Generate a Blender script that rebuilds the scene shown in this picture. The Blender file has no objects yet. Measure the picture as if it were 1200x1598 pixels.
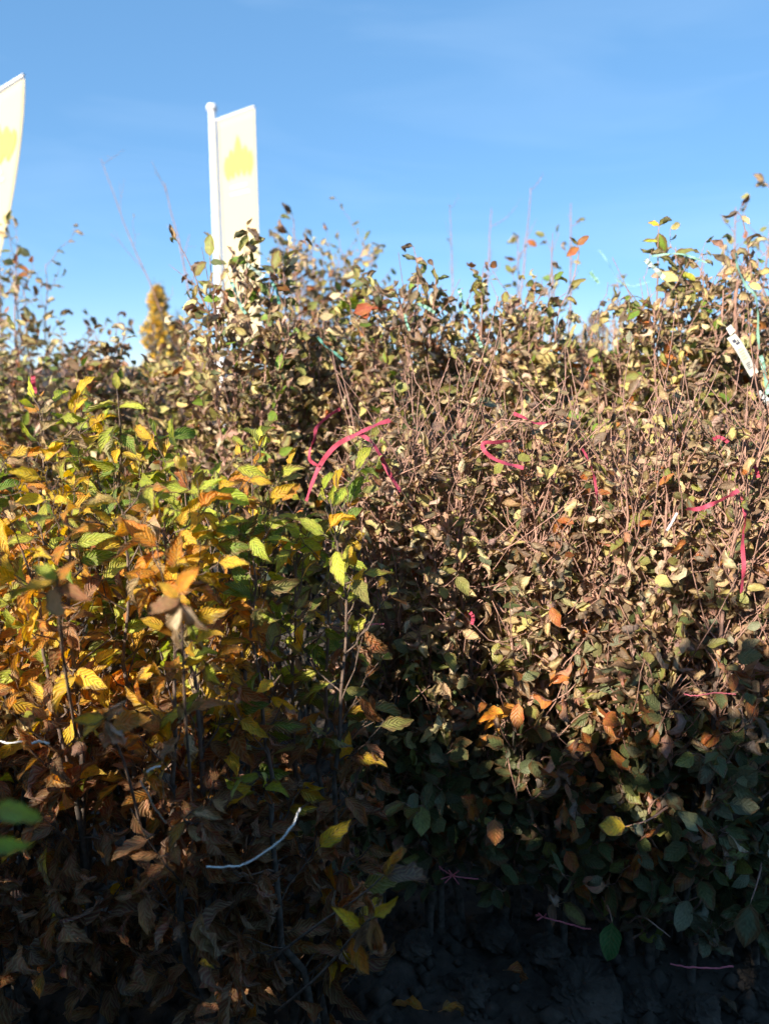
import bpy, math
import numpy as np
from mathutils import Matrix, Vector

# ------------------------------------------------------------------ camera, sky, sun, exposure
S = bpy.context.scene
F_PX, CX, CY = 1207.0, 600.0, 799.0          # the photograph's focal length and centre, in its pixels
CAM_H, PITCH = 1.40, math.radians(10.7)
SUN_AZ, SUN_EL = math.radians(36), math.radians(23)     # azimuth: from straight behind the camera towards the left
cam = bpy.data.cameras.new('camera'); cam_ob = bpy.data.objects.new('camera', cam)
S.collection.objects.link(cam_ob); S.camera = cam_ob
cam_ob.location = (0, 0, CAM_H); cam_ob.rotation_euler = (math.radians(90) - PITCH, 0, 0)
cam.sensor_fit = 'VERTICAL'; cam.sensor_height = 24.0; cam.lens = 12.0 / (799.0 / F_PX)
cam.clip_start = 0.02; cam.clip_end = 2000
cam.dof.use_dof = True; cam.dof.focus_distance = 1.58; cam.dof.aperture_fstop = cam.lens / 9.5

W = bpy.data.worlds.new('World'); S.world = W; W.use_nodes = True
nt = W.node_tree; bg = nt.nodes['Background']
sky = nt.nodes.new('ShaderNodeTexSky'); sky.sky_type = 'NISHITA'; sky.sun_disc = False
sun_dir = Vector((-math.sin(SUN_AZ) * math.cos(SUN_EL), -math.cos(SUN_AZ) * math.cos(SUN_EL), math.sin(SUN_EL)))
sky.sun_elevation = SUN_EL
sky.sun_rotation = math.atan2(sun_dir.x, sun_dir.y)
sky.air_density = 0.5; sky.dust_density = 0.0; sky.ozone_density = 6.0
bg.inputs['Strength'].default_value = 0.112
soft = nt.nodes.new('ShaderNodeGamma'); soft.inputs['Gamma'].default_value = 0.42       # even, clear autumn sky
hue = nt.nodes.new('ShaderNodeHueSaturation'); hue.inputs['Saturation'].default_value = 1.47; hue.inputs['Value'].default_value = 2.25
nt.links.new(sky.outputs[0], soft.inputs['Color']); nt.links.new(soft.outputs[0], hue.inputs['Color']); 
# faint cirrus wisps, fixed in direction
wtc = nt.nodes.new('ShaderNodeTexCoord'); wmp = nt.nodes.new('ShaderNodeMapping'); wmp.inputs['Rotation'].default_value = (0, .35, .5); wmp.inputs['Scale'].default_value = (1.3, 1.6, 7.5)
wnz = nt.nodes.new('ShaderNodeTexNoise'); wnz.inputs['Scale'].default_value = 1.7; wnz.inputs['Detail'].default_value = 7; wnz.inputs['Distortion'].default_value = .8
wrp = nt.nodes.new('ShaderNodeMapRange'); wrp.inputs[1].default_value = .47; wrp.inputs[2].default_value = .78; wrp.inputs[4].default_value = .08
wmx = nt.nodes.new('ShaderNodeMix'); wmx.data_type = 'RGBA'; wmx.inputs[7].default_value = (5.2, 6.2, 7.2, 1)
nt.links.new(wtc.outputs['Generated'], wmp.inputs[0]); nt.links.new(wmp.outputs[0], wnz.inputs['Vector']); nt.links.new(wnz.outputs['Fac'], wrp.inputs[0])
nt.links.new(wrp.outputs[0], wmx.inputs[0]); nt.links.new(hue.outputs[0], wmx.inputs[6]); nt.links.new(wmx.outputs[2], bg.inputs['Color'])

sun = bpy.data.lights.new('sun', 'SUN'); sun.energy = 5.0; sun.angle = math.radians(0.53); sun.color = (1.0, 0.90, 0.76)
sun_ob = bpy.data.objects.new('sun', sun); S.collection.objects.link(sun_ob)
sun_ob.rotation_euler = sun_dir.to_track_quat('Z', 'Y').to_euler(); sun_ob.location = (-6, -6, 8)

S.view_settings.view_transform = 'Standard'; S.view_settings.look = 'None'
S.view_settings.exposure = 1.1; S.view_settings.gamma = 1.0; S.view_settings.use_curve_mapping = False
S.render.engine = 'CYCLES'
S.cycles.max_bounces = 5; S.cycles.diffuse_bounces = 3; S.cycles.transmission_bounces = 2; S.cycles.glossy_bounces = 1; S.cycles.volume_bounces = 0; S.cycles.transparent_max_bounces = 4
S.cycles.use_denoising = True; S.cycles.use_adaptive_sampling = True; S.cycles.adaptive_threshold = .03; S.cycles.use_light_tree = False

# ------------------------------------------------------------------ helpers
rng = np.random.default_rng(11)
COL = S.collection
CP, SP = math.cos(PITCH), math.sin(PITCH)
def at(px, py, Y):
    """The world point on the plane y = Y that the photograph shows at pixel (px, py)."""
    u, v = (px - CX) / F_PX, (CY - py) / F_PX
    d = np.array([u, CP + v * SP, -SP + v * CP])
    return np.array([0, 0, CAM_H]) + d * (Y / d[1])
def project(P):
    """World points to photograph pixels and depth."""
    q = P - np.array([0, 0, CAM_H]); depth = q[..., 1] * CP - q[..., 2] * SP
    up = q[..., 1] * SP + q[..., 2] * CP
    dd = np.maximum(depth, 1e-3)
    return CX + F_PX * q[..., 0] / dd, CY - F_PX * up / dd, depth
def unit(v): return v / (np.linalg.norm(v, axis=-1, keepdims=True) + 1e-9)
def link(name, data, parent=None, loc=None):
    o = bpy.data.objects.new(name, data); COL.objects.link(o)
    if parent is not None: o.parent = parent
    if loc is not None: o.location = loc
    return o
def tag(o, label=None, cat=None, group=None, kind=None):
    if label: o['label'] = label
    if cat: o['category'] = cat
    if group: o['group'] = group
    if kind: o['kind'] = kind
    return o
def quad_mesh(name, V, Q, uv=None, col=None, mat=None, smooth=True):
    V = np.asarray(V, np.float32); Q = np.asarray(Q, np.int32); m = bpy.data.meshes.new(name)
    m.vertices.add(len(V)); m.vertices.foreach_set('co', V.ravel())
    n = len(Q); k = Q.shape[1]
    m.loops.add(n * k); m.loops.foreach_set('vertex_index', Q.ravel())
    m.polygons.add(n); m.polygons.foreach_set('loop_start', np.arange(0, n * k, k, dtype=np.int32))
    m.polygons.foreach_set('use_smooth', np.full(n, smooth))
    if uv is not None:
        l = m.uv_layers.new(name='UVMap'); l.data.foreach_set('uv', np.asarray(uv, np.float32)[Q.ravel()].ravel())
    if col is not None:
        a = m.color_attributes.new('leaf_colour', 'FLOAT_COLOR', 'POINT'); a.data.foreach_set('color', np.asarray(col, np.float32).ravel())
    m.update(calc_edges=True); m.validate()
    if mat: m.materials.append(mat)
    return m
def spline(pts, n):
    """Catmull-Rom through pts, n samples."""
    P = np.asarray(pts, float)
    if len(P) == 2: return P[0] + (P[1] - P[0]) * np.linspace(0, 1, n)[:, None]
    P = np.vstack([2 * P[0] - P[1], P, 2 * P[-1] - P[-2]])
    t = np.linspace(0, len(P) - 3 - 1e-6, n); i = t.astype(int); f = (t - i)[:, None]
    a, b, c, d = P[i], P[i + 1], P[i + 2], P[i + 3]
    return .5 * (2 * b + (c - a) * f + (2 * a - 5 * b + 4 * c - d) * f**2 + (3 * b - a - 3 * c + d) * f**3)
class Tubes:
    def __init__(s): s.V = []; s.Q = []; s.n = 0; s.mi = []
    def add(s, P, R, k=5, mi=0):
        P = np.asarray(P, float); R = np.broadcast_to(np.asarray(R, float), (len(P),))
        T = unit(np.gradient(P, axis=0)); ref = np.array([0.3, 0.95, 0.1]) if abs(T[0, 1]) < .8 else np.array([1., 0, 0])
        A = unit(np.cross(T, ref)); B = np.cross(T, A); th = np.arange(k) * 2 * math.pi / k
        ring = P[:, None] + R[:, None, None] * (A[:, None] * np.cos(th)[None, :, None] + B[:, None] * np.sin(th)[None, :, None])
        m = len(P); i = np.arange(m - 1)[:, None] * k; j = np.arange(k)[None]; j2 = (j + 1) % k
        q = np.stack([i + j, i + j2, i + k + j2, i + k + j], -1).reshape(-1, 4) + s.n
        s.V.append(ring.reshape(-1, 3)); s.Q.append(q); s.n += m * k; s.mi.append(np.full(len(q), mi))
    def mesh(s, name, mat, off=(0, 0, 0)):
        mats = mat if isinstance(mat, tuple) else (mat,); me = quad_mesh(name, np.vstack(s.V) - np.asarray(off), np.vstack(s.Q), mat=mats[0])
        for x in mats[1:]: me.materials.append(x)
        if len(mats) > 1: me.polygons.foreach_set('material_index', np.concatenate(s.mi).astype(np.int32))
        return me

# ------------------------------------------------------------------ materials
def new_mat(name):
    m = bpy.data.materials.new(name); m.use_nodes = True
    return m, m.node_tree, m.node_tree.nodes, m.node_tree.links
def simple(name, rgb, rough=.7, noise=None, var=.25, bump=0., spec=.3, coords='Object', transl=0.):
    m, t, N, L = new_mat(name); b = N['Principled BSDF']
    b.inputs['Roughness'].default_value = rough; b.inputs['Specular IOR Level'].default_value = spec
    b.inputs['Base Color'].default_value = (*rgb, 1)
    if noise:
        tc = N.new('ShaderNodeTexCoord'); nz = N.new('ShaderNodeTexNoise'); nz.inputs['Scale'].default_value = noise; nz.inputs['Detail'].default_value = 5
        L.new(tc.outputs[coords], nz.inputs['Vector'])
        r = N.new('ShaderNodeValToRGB'); r.color_ramp.elements[0].position = .3; r.color_ramp.elements[1].position = .7
        r.color_ramp.elements[0].color = (*[c * (1 - var) for c in rgb], 1); r.color_ramp.elements[1].color = (*[min(1, c * (1 + var)) for c in rgb], 1)
        L.new(nz.outputs['Fac'], r.inputs['Fac']); L.new(r.outputs['Color'], b.inputs['Base Color'])
        if bump:
            bp = N.new('ShaderNodeBump'); bp.inputs['Strength'].default_value = .8; bp.inputs['Distance'].default_value = bump
            L.new(nz.outputs['Fac'], bp.inputs['Height']); L.new(bp.outputs['Normal'], b.inputs['Normal'])
    if transl:
        tr = N.new('ShaderNodeBsdfTranslucent'); tr.inputs['Color'].default_value = (*rgb, 1); mx = N.new('ShaderNodeMixShader'); mx.inputs[0].default_value = transl
        L.new(b.outputs[0], mx.inputs[1]); L.new(tr.outputs[0], mx.inputs[2]); L.new(mx.outputs[0], N['Material Output'].inputs['Surface'])
    return m

def leaf_group(name, veins, slope, vein_depth, vein_mix, rough, transl):
    """Leaf surface: colour per leaf, blotches, withered margins, pleated side veins, light through the blade."""
    g = bpy.data.node_groups.new(name, 'ShaderNodeTree'); N, L = g.nodes, g.links
    g.interface.new_socket('Color', in_out='INPUT', socket_type='NodeSocketColor'); g.interface.new_socket('Rand', in_out='INPUT', socket_type='NodeSocketFloat')
    g.interface.new_socket('Shader', in_out='OUTPUT', socket_type='NodeSocketShader')
    gi = N.new('NodeGroupInput'); go = N.new('NodeGroupOutput')
    def M(op, a, b=None, c=None):
        n = N.new('ShaderNodeMath'); n.operation = op
        for i, x in enumerate((a, b, c)):
            if x is None: continue
            if isinstance(x, (int, float)): n.inputs[i].default_value = x
            else: L.new(x, n.inputs[i])
        return n.outputs[0]
    def MIX(f, a, b, mode='MIX'):
        n = N.new('ShaderNodeMix'); n.data_type = 'RGBA'; n.blend_type = mode
        if isinstance(f, (int, float)): n.inputs[0].default_value = f
        else: L.new(f, n.inputs[0])
        for i, x in ((6, a), (7, b)):
            if isinstance(x, tuple): n.inputs[i].default_value = (*x, 1)
            else: L.new(x, n.inputs[i])
        return n.outputs[2]
    uv = N.new('ShaderNodeUVMap'); uv.uv_map = 'UVMap'; sx = N.new('ShaderNodeSeparateXYZ'); L.new(uv.outputs[0], sx.inputs[0])
    au = M('ABSOLUTE', M('SUBTRACT', M('MULTIPLY', sx.outputs[0], 2.0), 1.0))
    v = sx.outputs[1]
    wave = M('SINE', M('MULTIPLY', M('SUBTRACT', M('MULTIPLY', v, veins), M('MULTIPLY', au, slope)), 6.2832))
    wave = M('MULTIPLY_ADD', wave, .5, .5)
    mid = M('SUBTRACT', 1.0, M('MINIMUM', M('MULTIPLY', au, 9.0), 1.0))     # midrib
    cmb = N.new('ShaderNodeCombineXYZ'); L.new(sx.outputs[0], cmb.inputs[0]); L.new(v, cmb.inputs[1]); L.new(M('MULTIPLY', gi.outputs['Rand'], 37.0), cmb.inputs[2])
    nz = N.new('ShaderNodeTexNoise'); nz.inputs['Scale'].default_value = 2.6; nz.inputs['Detail'].default_value = 2; L.new(cmb.outputs[0], nz.inputs['Vector'])
    nz2 = N.new('ShaderNodeTexNoise'); nz2.inputs['Scale'].default_value = 9; nz2.inputs['Detail'].default_value = 1; L.new(cmb.outputs[0], nz2.inputs['Vector'])
    f = nz.outputs['Fac']
    hs = N.new('ShaderNodeHueSaturation'); L.new(gi.outputs['Color'], hs.inputs['Color'])
    L.new(M('MULTIPLY_ADD', f, .09, .455), hs.inputs['Hue']); L.new(M('MULTIPLY_ADD', nz2.outputs['Fac'], 1.0, .55), hs.inputs['Value'])
    c = hs.outputs['Color']
    # withered margin and blotches on some leaves
    edge = M('ADD', M('MULTIPLY', au, .55), M('MULTIPLY', M('ABSOLUTE', M('SUBTRACT', v, .45)), .5))
    k = M('ADD', M('MULTIPLY', M('FRACT', M('MULTIPLY', gi.outputs['Rand'], 7.31)), .5), M('ADD', edge, f))
    wf = N.new('ShaderNodeMapRange'); wf.inputs[1].default_value = 1.20; wf.inputs[2].default_value = 1.42; wf.inputs[4].default_value = .85; L.new(k, wf.inputs[0])
    c = MIX(wf.outputs[0], c, (.17, .085, .035))
    c = MIX(M('MULTIPLY', M('MAXIMUM', M('POWER', wave, 3.0), mid), vein_mix), c, MIX(.5, c, (.55, .45, .22)))
    geo = N.new('ShaderNodeNewGeometry')
    cb = N.new('ShaderNodeHueSaturation'); cb.inputs['Saturation'].default_value = .8; cb.inputs['Value'].default_value = 1.15; L.new(c, cb.inputs['Color'])
    cs = MIX(geo.outputs['Backfacing'], c, cb.outputs['Color'])
    bp = N.new('ShaderNodeBump'); bp.inputs['Strength'].default_value = 1.0; bp.inputs['Distance'].default_value = vein_depth
    L.new(M('ADD', wave, M('MULTIPLY_ADD', nz2.outputs['Fac'], 1.2, M('MULTIPLY', mid, -1.0))), bp.inputs['Height'])
    b = N.new('ShaderNodeBsdfPrincipled'); L.new(cs, b.inputs['Base Color']); b.inputs['Roughness'].default_value = rough; b.inputs['Specular IOR Level'].default_value = .35
    L.new(bp.outputs['Normal'], b.inputs['Normal'])
    ct = N.new('ShaderNodeHueSaturation'); ct.inputs['Saturation'].default_value = 1.15; ct.inputs['Value'].default_value = 1.35; L.new(c, ct.inputs['Color'])
    tr = N.new('ShaderNodeBsdfTranslucent'); L.new(ct.outputs['Color'], tr.inputs['Color']); L.new(bp.outputs['Normal'], tr.inputs['Normal'])
    mx = N.new('ShaderNodeMixShader'); mx.inputs[0].default_value = transl
    L.new(b.outputs[0], mx.inputs[1]); L.new(tr.outputs[0], mx.inputs[2]); L.new(mx.outputs[0], go.inputs[0])
    return g
def leaf_mats(name, g):
    out = []
    for src in ('object', 'attribute'):
        m, t, N, L = new_mat(f'{name}_{src}'); N.remove(N['Principled BSDF'])
        gn = N.new('ShaderNodeGroup'); gn.node_tree = g; L.new(gn.outputs[0], N['Material Output'].inputs['Surface'])
        if src == 'object':
            i = N.new('ShaderNodeObjectInfo'); L.new(i.outputs['Color'], gn.inputs['Color']); L.new(i.outputs['Alpha'], gn.inputs['Rand'])
        else:
            i = N.new('ShaderNodeAttribute'); i.attribute_name = 'leaf_colour'; L.new(i.outputs['Color'], gn.inputs['Color']); L.new(i.outputs['Alpha'], gn.inputs['Rand'])
        out.append(m)
    return out
M_HORN = leaf_mats('hornbeam_leaf', leaf_group('hornbeam_blade', 8.0, 2.6, .0011, .65, .5, .40))
M_BEECH = leaf_mats('beech_leaf', leaf_group('beech_blade', 7.0, 2.0, .0005, .16, .45, .26))
M_ROD = simple('grey_bark', (.105, .085, .068), .8, 60, .5, .002); M_TWIG = simple('beech_twig_bark', (.36, .21, .16), .7, 60, .35)
M_TWIGD = simple('hornbeam_twig_bark', (.15, .105, .08), .75, 60, .45)
M_BARK = (M_ROD, M_TWIG); M_BARKD = (M_ROD, M_TWIGD)

# ------------------------------------------------------------------ leaf shapes
def leaf_shape(kind, r, rows, cols):
    """A blade of unit length growing along +y from its stalk; returns vertices, uv, quads."""
    st = r
    t = np.linspace(0, 1, rows); s = np.linspace(-1, 1, cols)
    if kind == 'horn': w = .50 * np.sin(np.pi * t**.80)**.80 * (1 - .10 * t)
    else: w = .64 * np.sin(np.pi * t**.90)**.62 * (1 - .10 * t)
    w = w * .5 * st['wid']; w[0] = .012; w[-1] = .006
    jag = np.where(np.arange(rows) % 2 == 0, 1.09, .91) if kind == 'horn' else 1 + .05 * np.sin(np.arange(rows) * 2.3 + st['ph'])
    jag = jag * st['jit'][:rows]
    T, Sg = np.meshgrid(t, s, indexing='ij'); Wd = (w * jag)[:, None]
    ang = st['cup'] * np.abs(Sg) * (0.6 + .8 * T)             # blade folds up along the midrib
    X = np.sign(Sg) * Wd * np.abs(Sg) * np.cos(ang); Z = Wd * np.abs(Sg) * np.sin(ang)
    Z = Z + st['wav'] * np.abs(Sg) * np.sin(T * st['wf'] + st['ph'] + Sg * 1.3) * .10
    ci = np.linspace(0, 8, rows).astype(int); cj = np.linspace(0, 4, cols).astype(int); Z = Z + st['crm'][ci][:, cj] * np.sin(np.pi * T) ** .5
    X = X + st['wav'] * .03 * np.sin(T * 9 + st['ph'] * 2)
    tw = st['tw'] * T; X, Z = X * np.cos(tw) - Z * np.sin(tw), X * np.sin(tw) + Z * np.cos(tw)
    # bend the midrib along its length
    kb = st['bend']; cum = T**1.3 * kb; dt = 1 / (rows - 1)
    ca, sa = np.cos(cum[:, 0]), np.sin(cum[:, 0])
    my = np.concatenate([[0], np.cumsum((ca[1:] + ca[:-1]) / 2 * dt)]); mz = -np.concatenate([[0], np.cumsum((sa[1:] + sa[:-1]) / 2 * dt)])
    Yc = my[:, None] + Z * sa[:, None]; Zc = mz[:, None] + Z * ca[:, None]
    V = np.stack([X, Yc, Zc], -1).reshape(-1, 3); uv = np.stack([(Sg + 1) / 2, T], -1).reshape(-1, 2)
    i = np.arange(rows - 1)[:, None] * cols; j = np.arange(cols - 1)[None]
    Q = np.stack([i + j, i + j + 1, i + cols + j + 1, i + cols + j], -1).reshape(-1, 4)
    # stalk: a thin strip behind the blade
    n = len(V); V = np.vstack([V, [[-.008, -.16, .02], [.008, -.16, .02], [.008, .02, 0], [-.008, .02, 0]]])
    uv = np.vstack([uv, [[.5, 0]] * 4]); Q = np.vstack([Q, [[n, n + 1, n + 2, n + 3]]])
    return V, uv, Q
SHAPES = {}      # kind -> list of dict(hi, lo, mesh)
def make_shapes():
    spec = {'horn_fresh': ('horn', 10, .15, .75, -.3, 1.2, .4, .8), 'horn_dry': ('horn', 9, .5, 1.15, .3, 2.1, .7, 1.1),
            'beech_fresh': ('beech', 8, .1, .4, -.2, .7, .35, .5), 'beech_dry': ('beech', 14, .6, 1.6, -1.2, 2.4, 1.1, 1.6)}
    for nm, (k, n, c0, c1, b0, b1, wv, tw) in spec.items():
        L = []
        for i in range(n):
            st = dict(cup=rng.uniform(c0, c1), bend=rng.uniform(b0, b1), wav=rng.uniform(.4, 1) * wv, wf=rng.uniform(7, 13), ph=rng.uniform(0, 6), tw=rng.uniform(-tw, tw), wid=rng.uniform(.85, 1.12), jit=rng.uniform(.86, 1.10, 9), crm=rng.normal(size=(9, 5)) * (.045 if 'dry' in nm else .012))
            hi = leaf_shape(k, st, 9 if k == 'horn' else 7, 5); lo = leaf_shape(k, st, 5, 3)
            mesh = quad_mesh('leaf_blade', hi[0], hi[2], uv=hi[1], mat=(M_HORN if k == 'horn' else M_BEECH)[0])
            L.append(dict(hi=hi, lo=lo, mesh=mesh))
        SHAPES[nm] = L
make_shapes()
KINDS = list(SHAPES)

# ------------------------------------------------------------------ colours of the leaves (the leaf's own; the pale set is lightened for haze)
YEL = (.76, .47, .034); ORG = (.60, .25, .028); RUST = (.30, .105, .03); GRN = (.15, .24, .03); LIME = (.43, .48, .055)
BRN = (.33, .15, .07); DBRN = (.22, .10, .055); TAN = (.48, .35, .185); PNK = (.42, .26, .175); OLV = (.23, .225, .06)
DGR = (.105, .125, .05); GRYG = (.19, .20, .115); COP = (.37, .13, .035); STRAW = (.50, .42, .16); MUD = (.20, .14, .09)
#            colour, weight at bottom / middle / top, dry share
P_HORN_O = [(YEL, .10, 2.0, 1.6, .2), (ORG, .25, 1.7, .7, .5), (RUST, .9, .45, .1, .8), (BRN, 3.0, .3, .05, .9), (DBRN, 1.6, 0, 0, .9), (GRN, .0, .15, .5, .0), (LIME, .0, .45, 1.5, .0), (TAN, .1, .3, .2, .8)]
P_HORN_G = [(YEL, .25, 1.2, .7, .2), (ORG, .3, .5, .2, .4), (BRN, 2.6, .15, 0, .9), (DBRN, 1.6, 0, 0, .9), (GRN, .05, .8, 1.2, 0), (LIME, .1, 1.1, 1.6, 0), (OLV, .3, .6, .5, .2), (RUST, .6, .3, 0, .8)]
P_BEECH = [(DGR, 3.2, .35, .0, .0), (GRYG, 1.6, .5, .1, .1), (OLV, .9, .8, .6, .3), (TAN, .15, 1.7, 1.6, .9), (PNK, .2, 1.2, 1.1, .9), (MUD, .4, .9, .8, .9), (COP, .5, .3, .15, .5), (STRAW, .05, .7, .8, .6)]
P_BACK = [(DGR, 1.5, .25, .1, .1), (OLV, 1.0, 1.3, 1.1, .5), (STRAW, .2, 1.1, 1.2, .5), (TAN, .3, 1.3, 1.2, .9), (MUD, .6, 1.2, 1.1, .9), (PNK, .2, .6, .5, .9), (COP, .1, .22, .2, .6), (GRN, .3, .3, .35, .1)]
P_RUSTY = [(RUST, 1, 1, .8, .8), (MUD, 1, 1, 1, .9), (TAN, .5, .7, .9, .9), (OLV, .4, .5, .6, .4), (COP, .3, .5, .6, .6)]
P_PALE = [(TAN, 1, 1, 1, .7), (STRAW, .8, .8, .8, .5), (OLV, .7, .7, .7, .4), (COP, .2, .2, .2, .4)]  # far saplings: lighter leaf colours, standing in for haze at the far left
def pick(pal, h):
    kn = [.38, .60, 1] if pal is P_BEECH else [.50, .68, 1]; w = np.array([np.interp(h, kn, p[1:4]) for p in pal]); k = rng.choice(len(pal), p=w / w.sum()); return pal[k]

# ------------------------------------------------------------------ plants
PLANTS = []
class Plant:
    def __init__(s, name, base, label, cat='hedge plant', group=None, sp='beech', pal=P_BEECH, bark=None, shown=300):
        s.name, s.base, s.sp, s.pal, s.bark, s.shown = name, np.array(base, float), sp, pal, bark or (M_BARK if sp == 'beech' else M_BARKD), shown
        s.root = link(name, None, loc=tuple(base)); s.root.empty_display_size = .05
        tag(s.root, label, cat, group); s.stems = []; s.L = []; PLANTS.append(s)
    def leaf(s, pos, d, n, size, col, dry):
        k = ('horn' if s.sp == 'horn' else 'beech') + ('_dry' if rng.random() < dry else '_fresh')
        s.L.append((np.asarray(pos, float), np.asarray(d, float), np.asarray(n, float), size, KINDS.index(k), rng.integers(len(SHAPES[k])), *[max(.004, c * j) for c, j in zip(col, rng.uniform(.75, 1.25) * rng.uniform(.93, 1.07, 3))], rng.random()))
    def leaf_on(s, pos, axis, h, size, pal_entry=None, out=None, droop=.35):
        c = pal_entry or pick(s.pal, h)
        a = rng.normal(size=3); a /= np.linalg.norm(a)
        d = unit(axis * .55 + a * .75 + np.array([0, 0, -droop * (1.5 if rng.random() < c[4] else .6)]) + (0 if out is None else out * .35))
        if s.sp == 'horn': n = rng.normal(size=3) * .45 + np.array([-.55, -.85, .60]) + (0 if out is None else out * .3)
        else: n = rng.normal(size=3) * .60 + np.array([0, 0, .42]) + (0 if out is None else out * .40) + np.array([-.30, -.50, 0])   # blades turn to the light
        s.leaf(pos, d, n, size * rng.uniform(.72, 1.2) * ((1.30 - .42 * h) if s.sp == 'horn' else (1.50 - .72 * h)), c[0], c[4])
    def twig(s, tb, p, d, ln, r, h, size, step, leafiness, pal_entry=None):
        m = 5; w = np.cumsum(rng.normal(size=(m, 3)) * .05 * ln, 0); tt = np.linspace(0, 1, m)[:, None]
        P = p + d * ln * tt + np.array([0, 0, .18 * ln]) * tt**2 + w - w[0]
        tb.add(P, np.linspace(r, r * .45, m), 4 if r > .0015 else 3, 1)
        out = unit(d * np.array([1, 1, .2])); k = max(1, int(ln / step))
        for i in range(k):
            f = (i + .8) / k * (m - 1); a = int(min(f, m - 1.001)); q = P[a] + (P[a + 1] - P[a]) * (f - a)
            if rng.random() < leafiness: s.leaf_on(q, unit(P[a + 1] - P[a]), h, size, pal_entry if rng.random() < .6 else None, out)
        return P
    def grow(s, top, n_stems, spread, z_lo, branches, blen, size, leafiness=.9, step=.03, r0=.011, foot=.05, lean=(0, 0), hi_len=.7, sub=2, bare=0):
        """A tied bundle of whips: n_stems rods that fan out, each with side branches and leafy twigs."""
        for i in range(n_stems):
            az = 2 * math.pi * (i + rng.uniform(-.3, .3)) / n_stems; rr = spread * rng.uniform(.25, 1)
            H = top * rng.uniform(.86, 1.0) if i else top
            b = s.base + np.array([math.cos(az) * foot * rng.uniform(.3, 1), math.sin(az) * foot * rng.uniform(.3, 1), -.03])
            e = np.array([s.base[0] + math.cos(az) * rr + lean[0], s.base[1] + math.sin(az) * rr + lean[1], s.base[2] + H])
            m = 14; t = np.linspace(0, 1, m)[:, None]
            P = b + (e - b) * np.hstack([t**1.4, t**1.4, t]); wob = np.cumsum(rng.normal(size=(m, 3)) * np.array([.010, .010, .002]), 0) * np.minimum(1, t * 5); P = P + wob
            P[:, :2] += (s.base[:2] - P[:, :2]) * .55 * np.exp(-((P[:, 2:3] - s.base[2] - .17) / .08)**2)   # pulled together by the tie
            tb = Tubes(); rs = r0 * rng.uniform(.75, 1.15); kk = 8; tb.add(P[:kk + 1], (rs * (1 - .86 * t[:, 0]**.8))[:kk + 1], 7, 0); tb.add(P[kk:], (rs * (1 - .86 * t[:, 0]**.8))[kk:], 6, 1); s.stems.append(tb)
            for k in range(bare):     # leafless side shoots
                f = rng.uniform(.45, .97) * (m - 1); a = int(min(f, m - 1.001)); q = P[a] + (P[a + 1] - P[a]) * (f - a); v = rng.normal(size=3) * np.array([.5, .5, .25]) + np.array([0, 0, .75])
                s.twig(tb, q, unit(v), rng.uniform(.12, .32), .0018, .9, .04, .05, .12)
            nb = int(branches * rng.uniform(.85, 1.15))
            for k in range(nb):
                zf = min(.995, z_lo + (1 - z_lo) * ((k + rng.random()) / nb)**.85); f = zf * (m - 1); a = int(min(f, m - 1.001)); q = P[a] + (P[a + 1] - P[a]) * (f - a)
                baz = rng.uniform(0, 2 * math.pi); el = rng.uniform(.45, 1.2)
                if rng.random() < .4: baz = az + rng.normal() * .8
                d = np.array([math.cos(baz) * math.cos(el), math.sin(baz) * math.cos(el), math.sin(el)])
                ln = blen * rng.uniform(.45, 1.15) * (1 - (1 - hi_len) * zf); pe = pick(s.pal, zf)
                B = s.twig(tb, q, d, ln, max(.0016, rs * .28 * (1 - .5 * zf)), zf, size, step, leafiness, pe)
                for j in range(sub):
                    f2 = rng.uniform(.8, 3.9); a2 = int(f2); q2 = B[a2] + (B[a2 + 1] - B[a2]) * (f2 - a2)
                    d2 = unit(d + rng.normal(size=3) * .65 + np.array([0, 0, .2]))
                    s.twig(tb, q2, d2, ln * rng.uniform(.3, .55), .0013, zf, size * .95, step, leafiness, pe)
        return s
    def shoot(s, pts, leaves, r=.0028, r1=.0010, side=None):
        """One explicit shoot through world points; leaves: (t, direction, normal, size, colour, dry)."""
        P = spline(pts, 12); tb = Tubes(); tb.add(P, np.linspace(r, r1, 12), 5, 1); s.stems.append(tb)
        for (t, d, n, size, col, dry) in leaves:
            f = t * 11; a = int(min(f, 10.999)); q = P[a] + (P[a + 1] - P[a]) * (f - a)
            s.leaf(q, unit(np.array(d, float)), np.array(n, float), size, col, dry)
        return s

def bx(px, Y, py=800): return at(px, py, Y)[0]
def topz(py, Y): return at(600, py, Y)[2]

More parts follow.
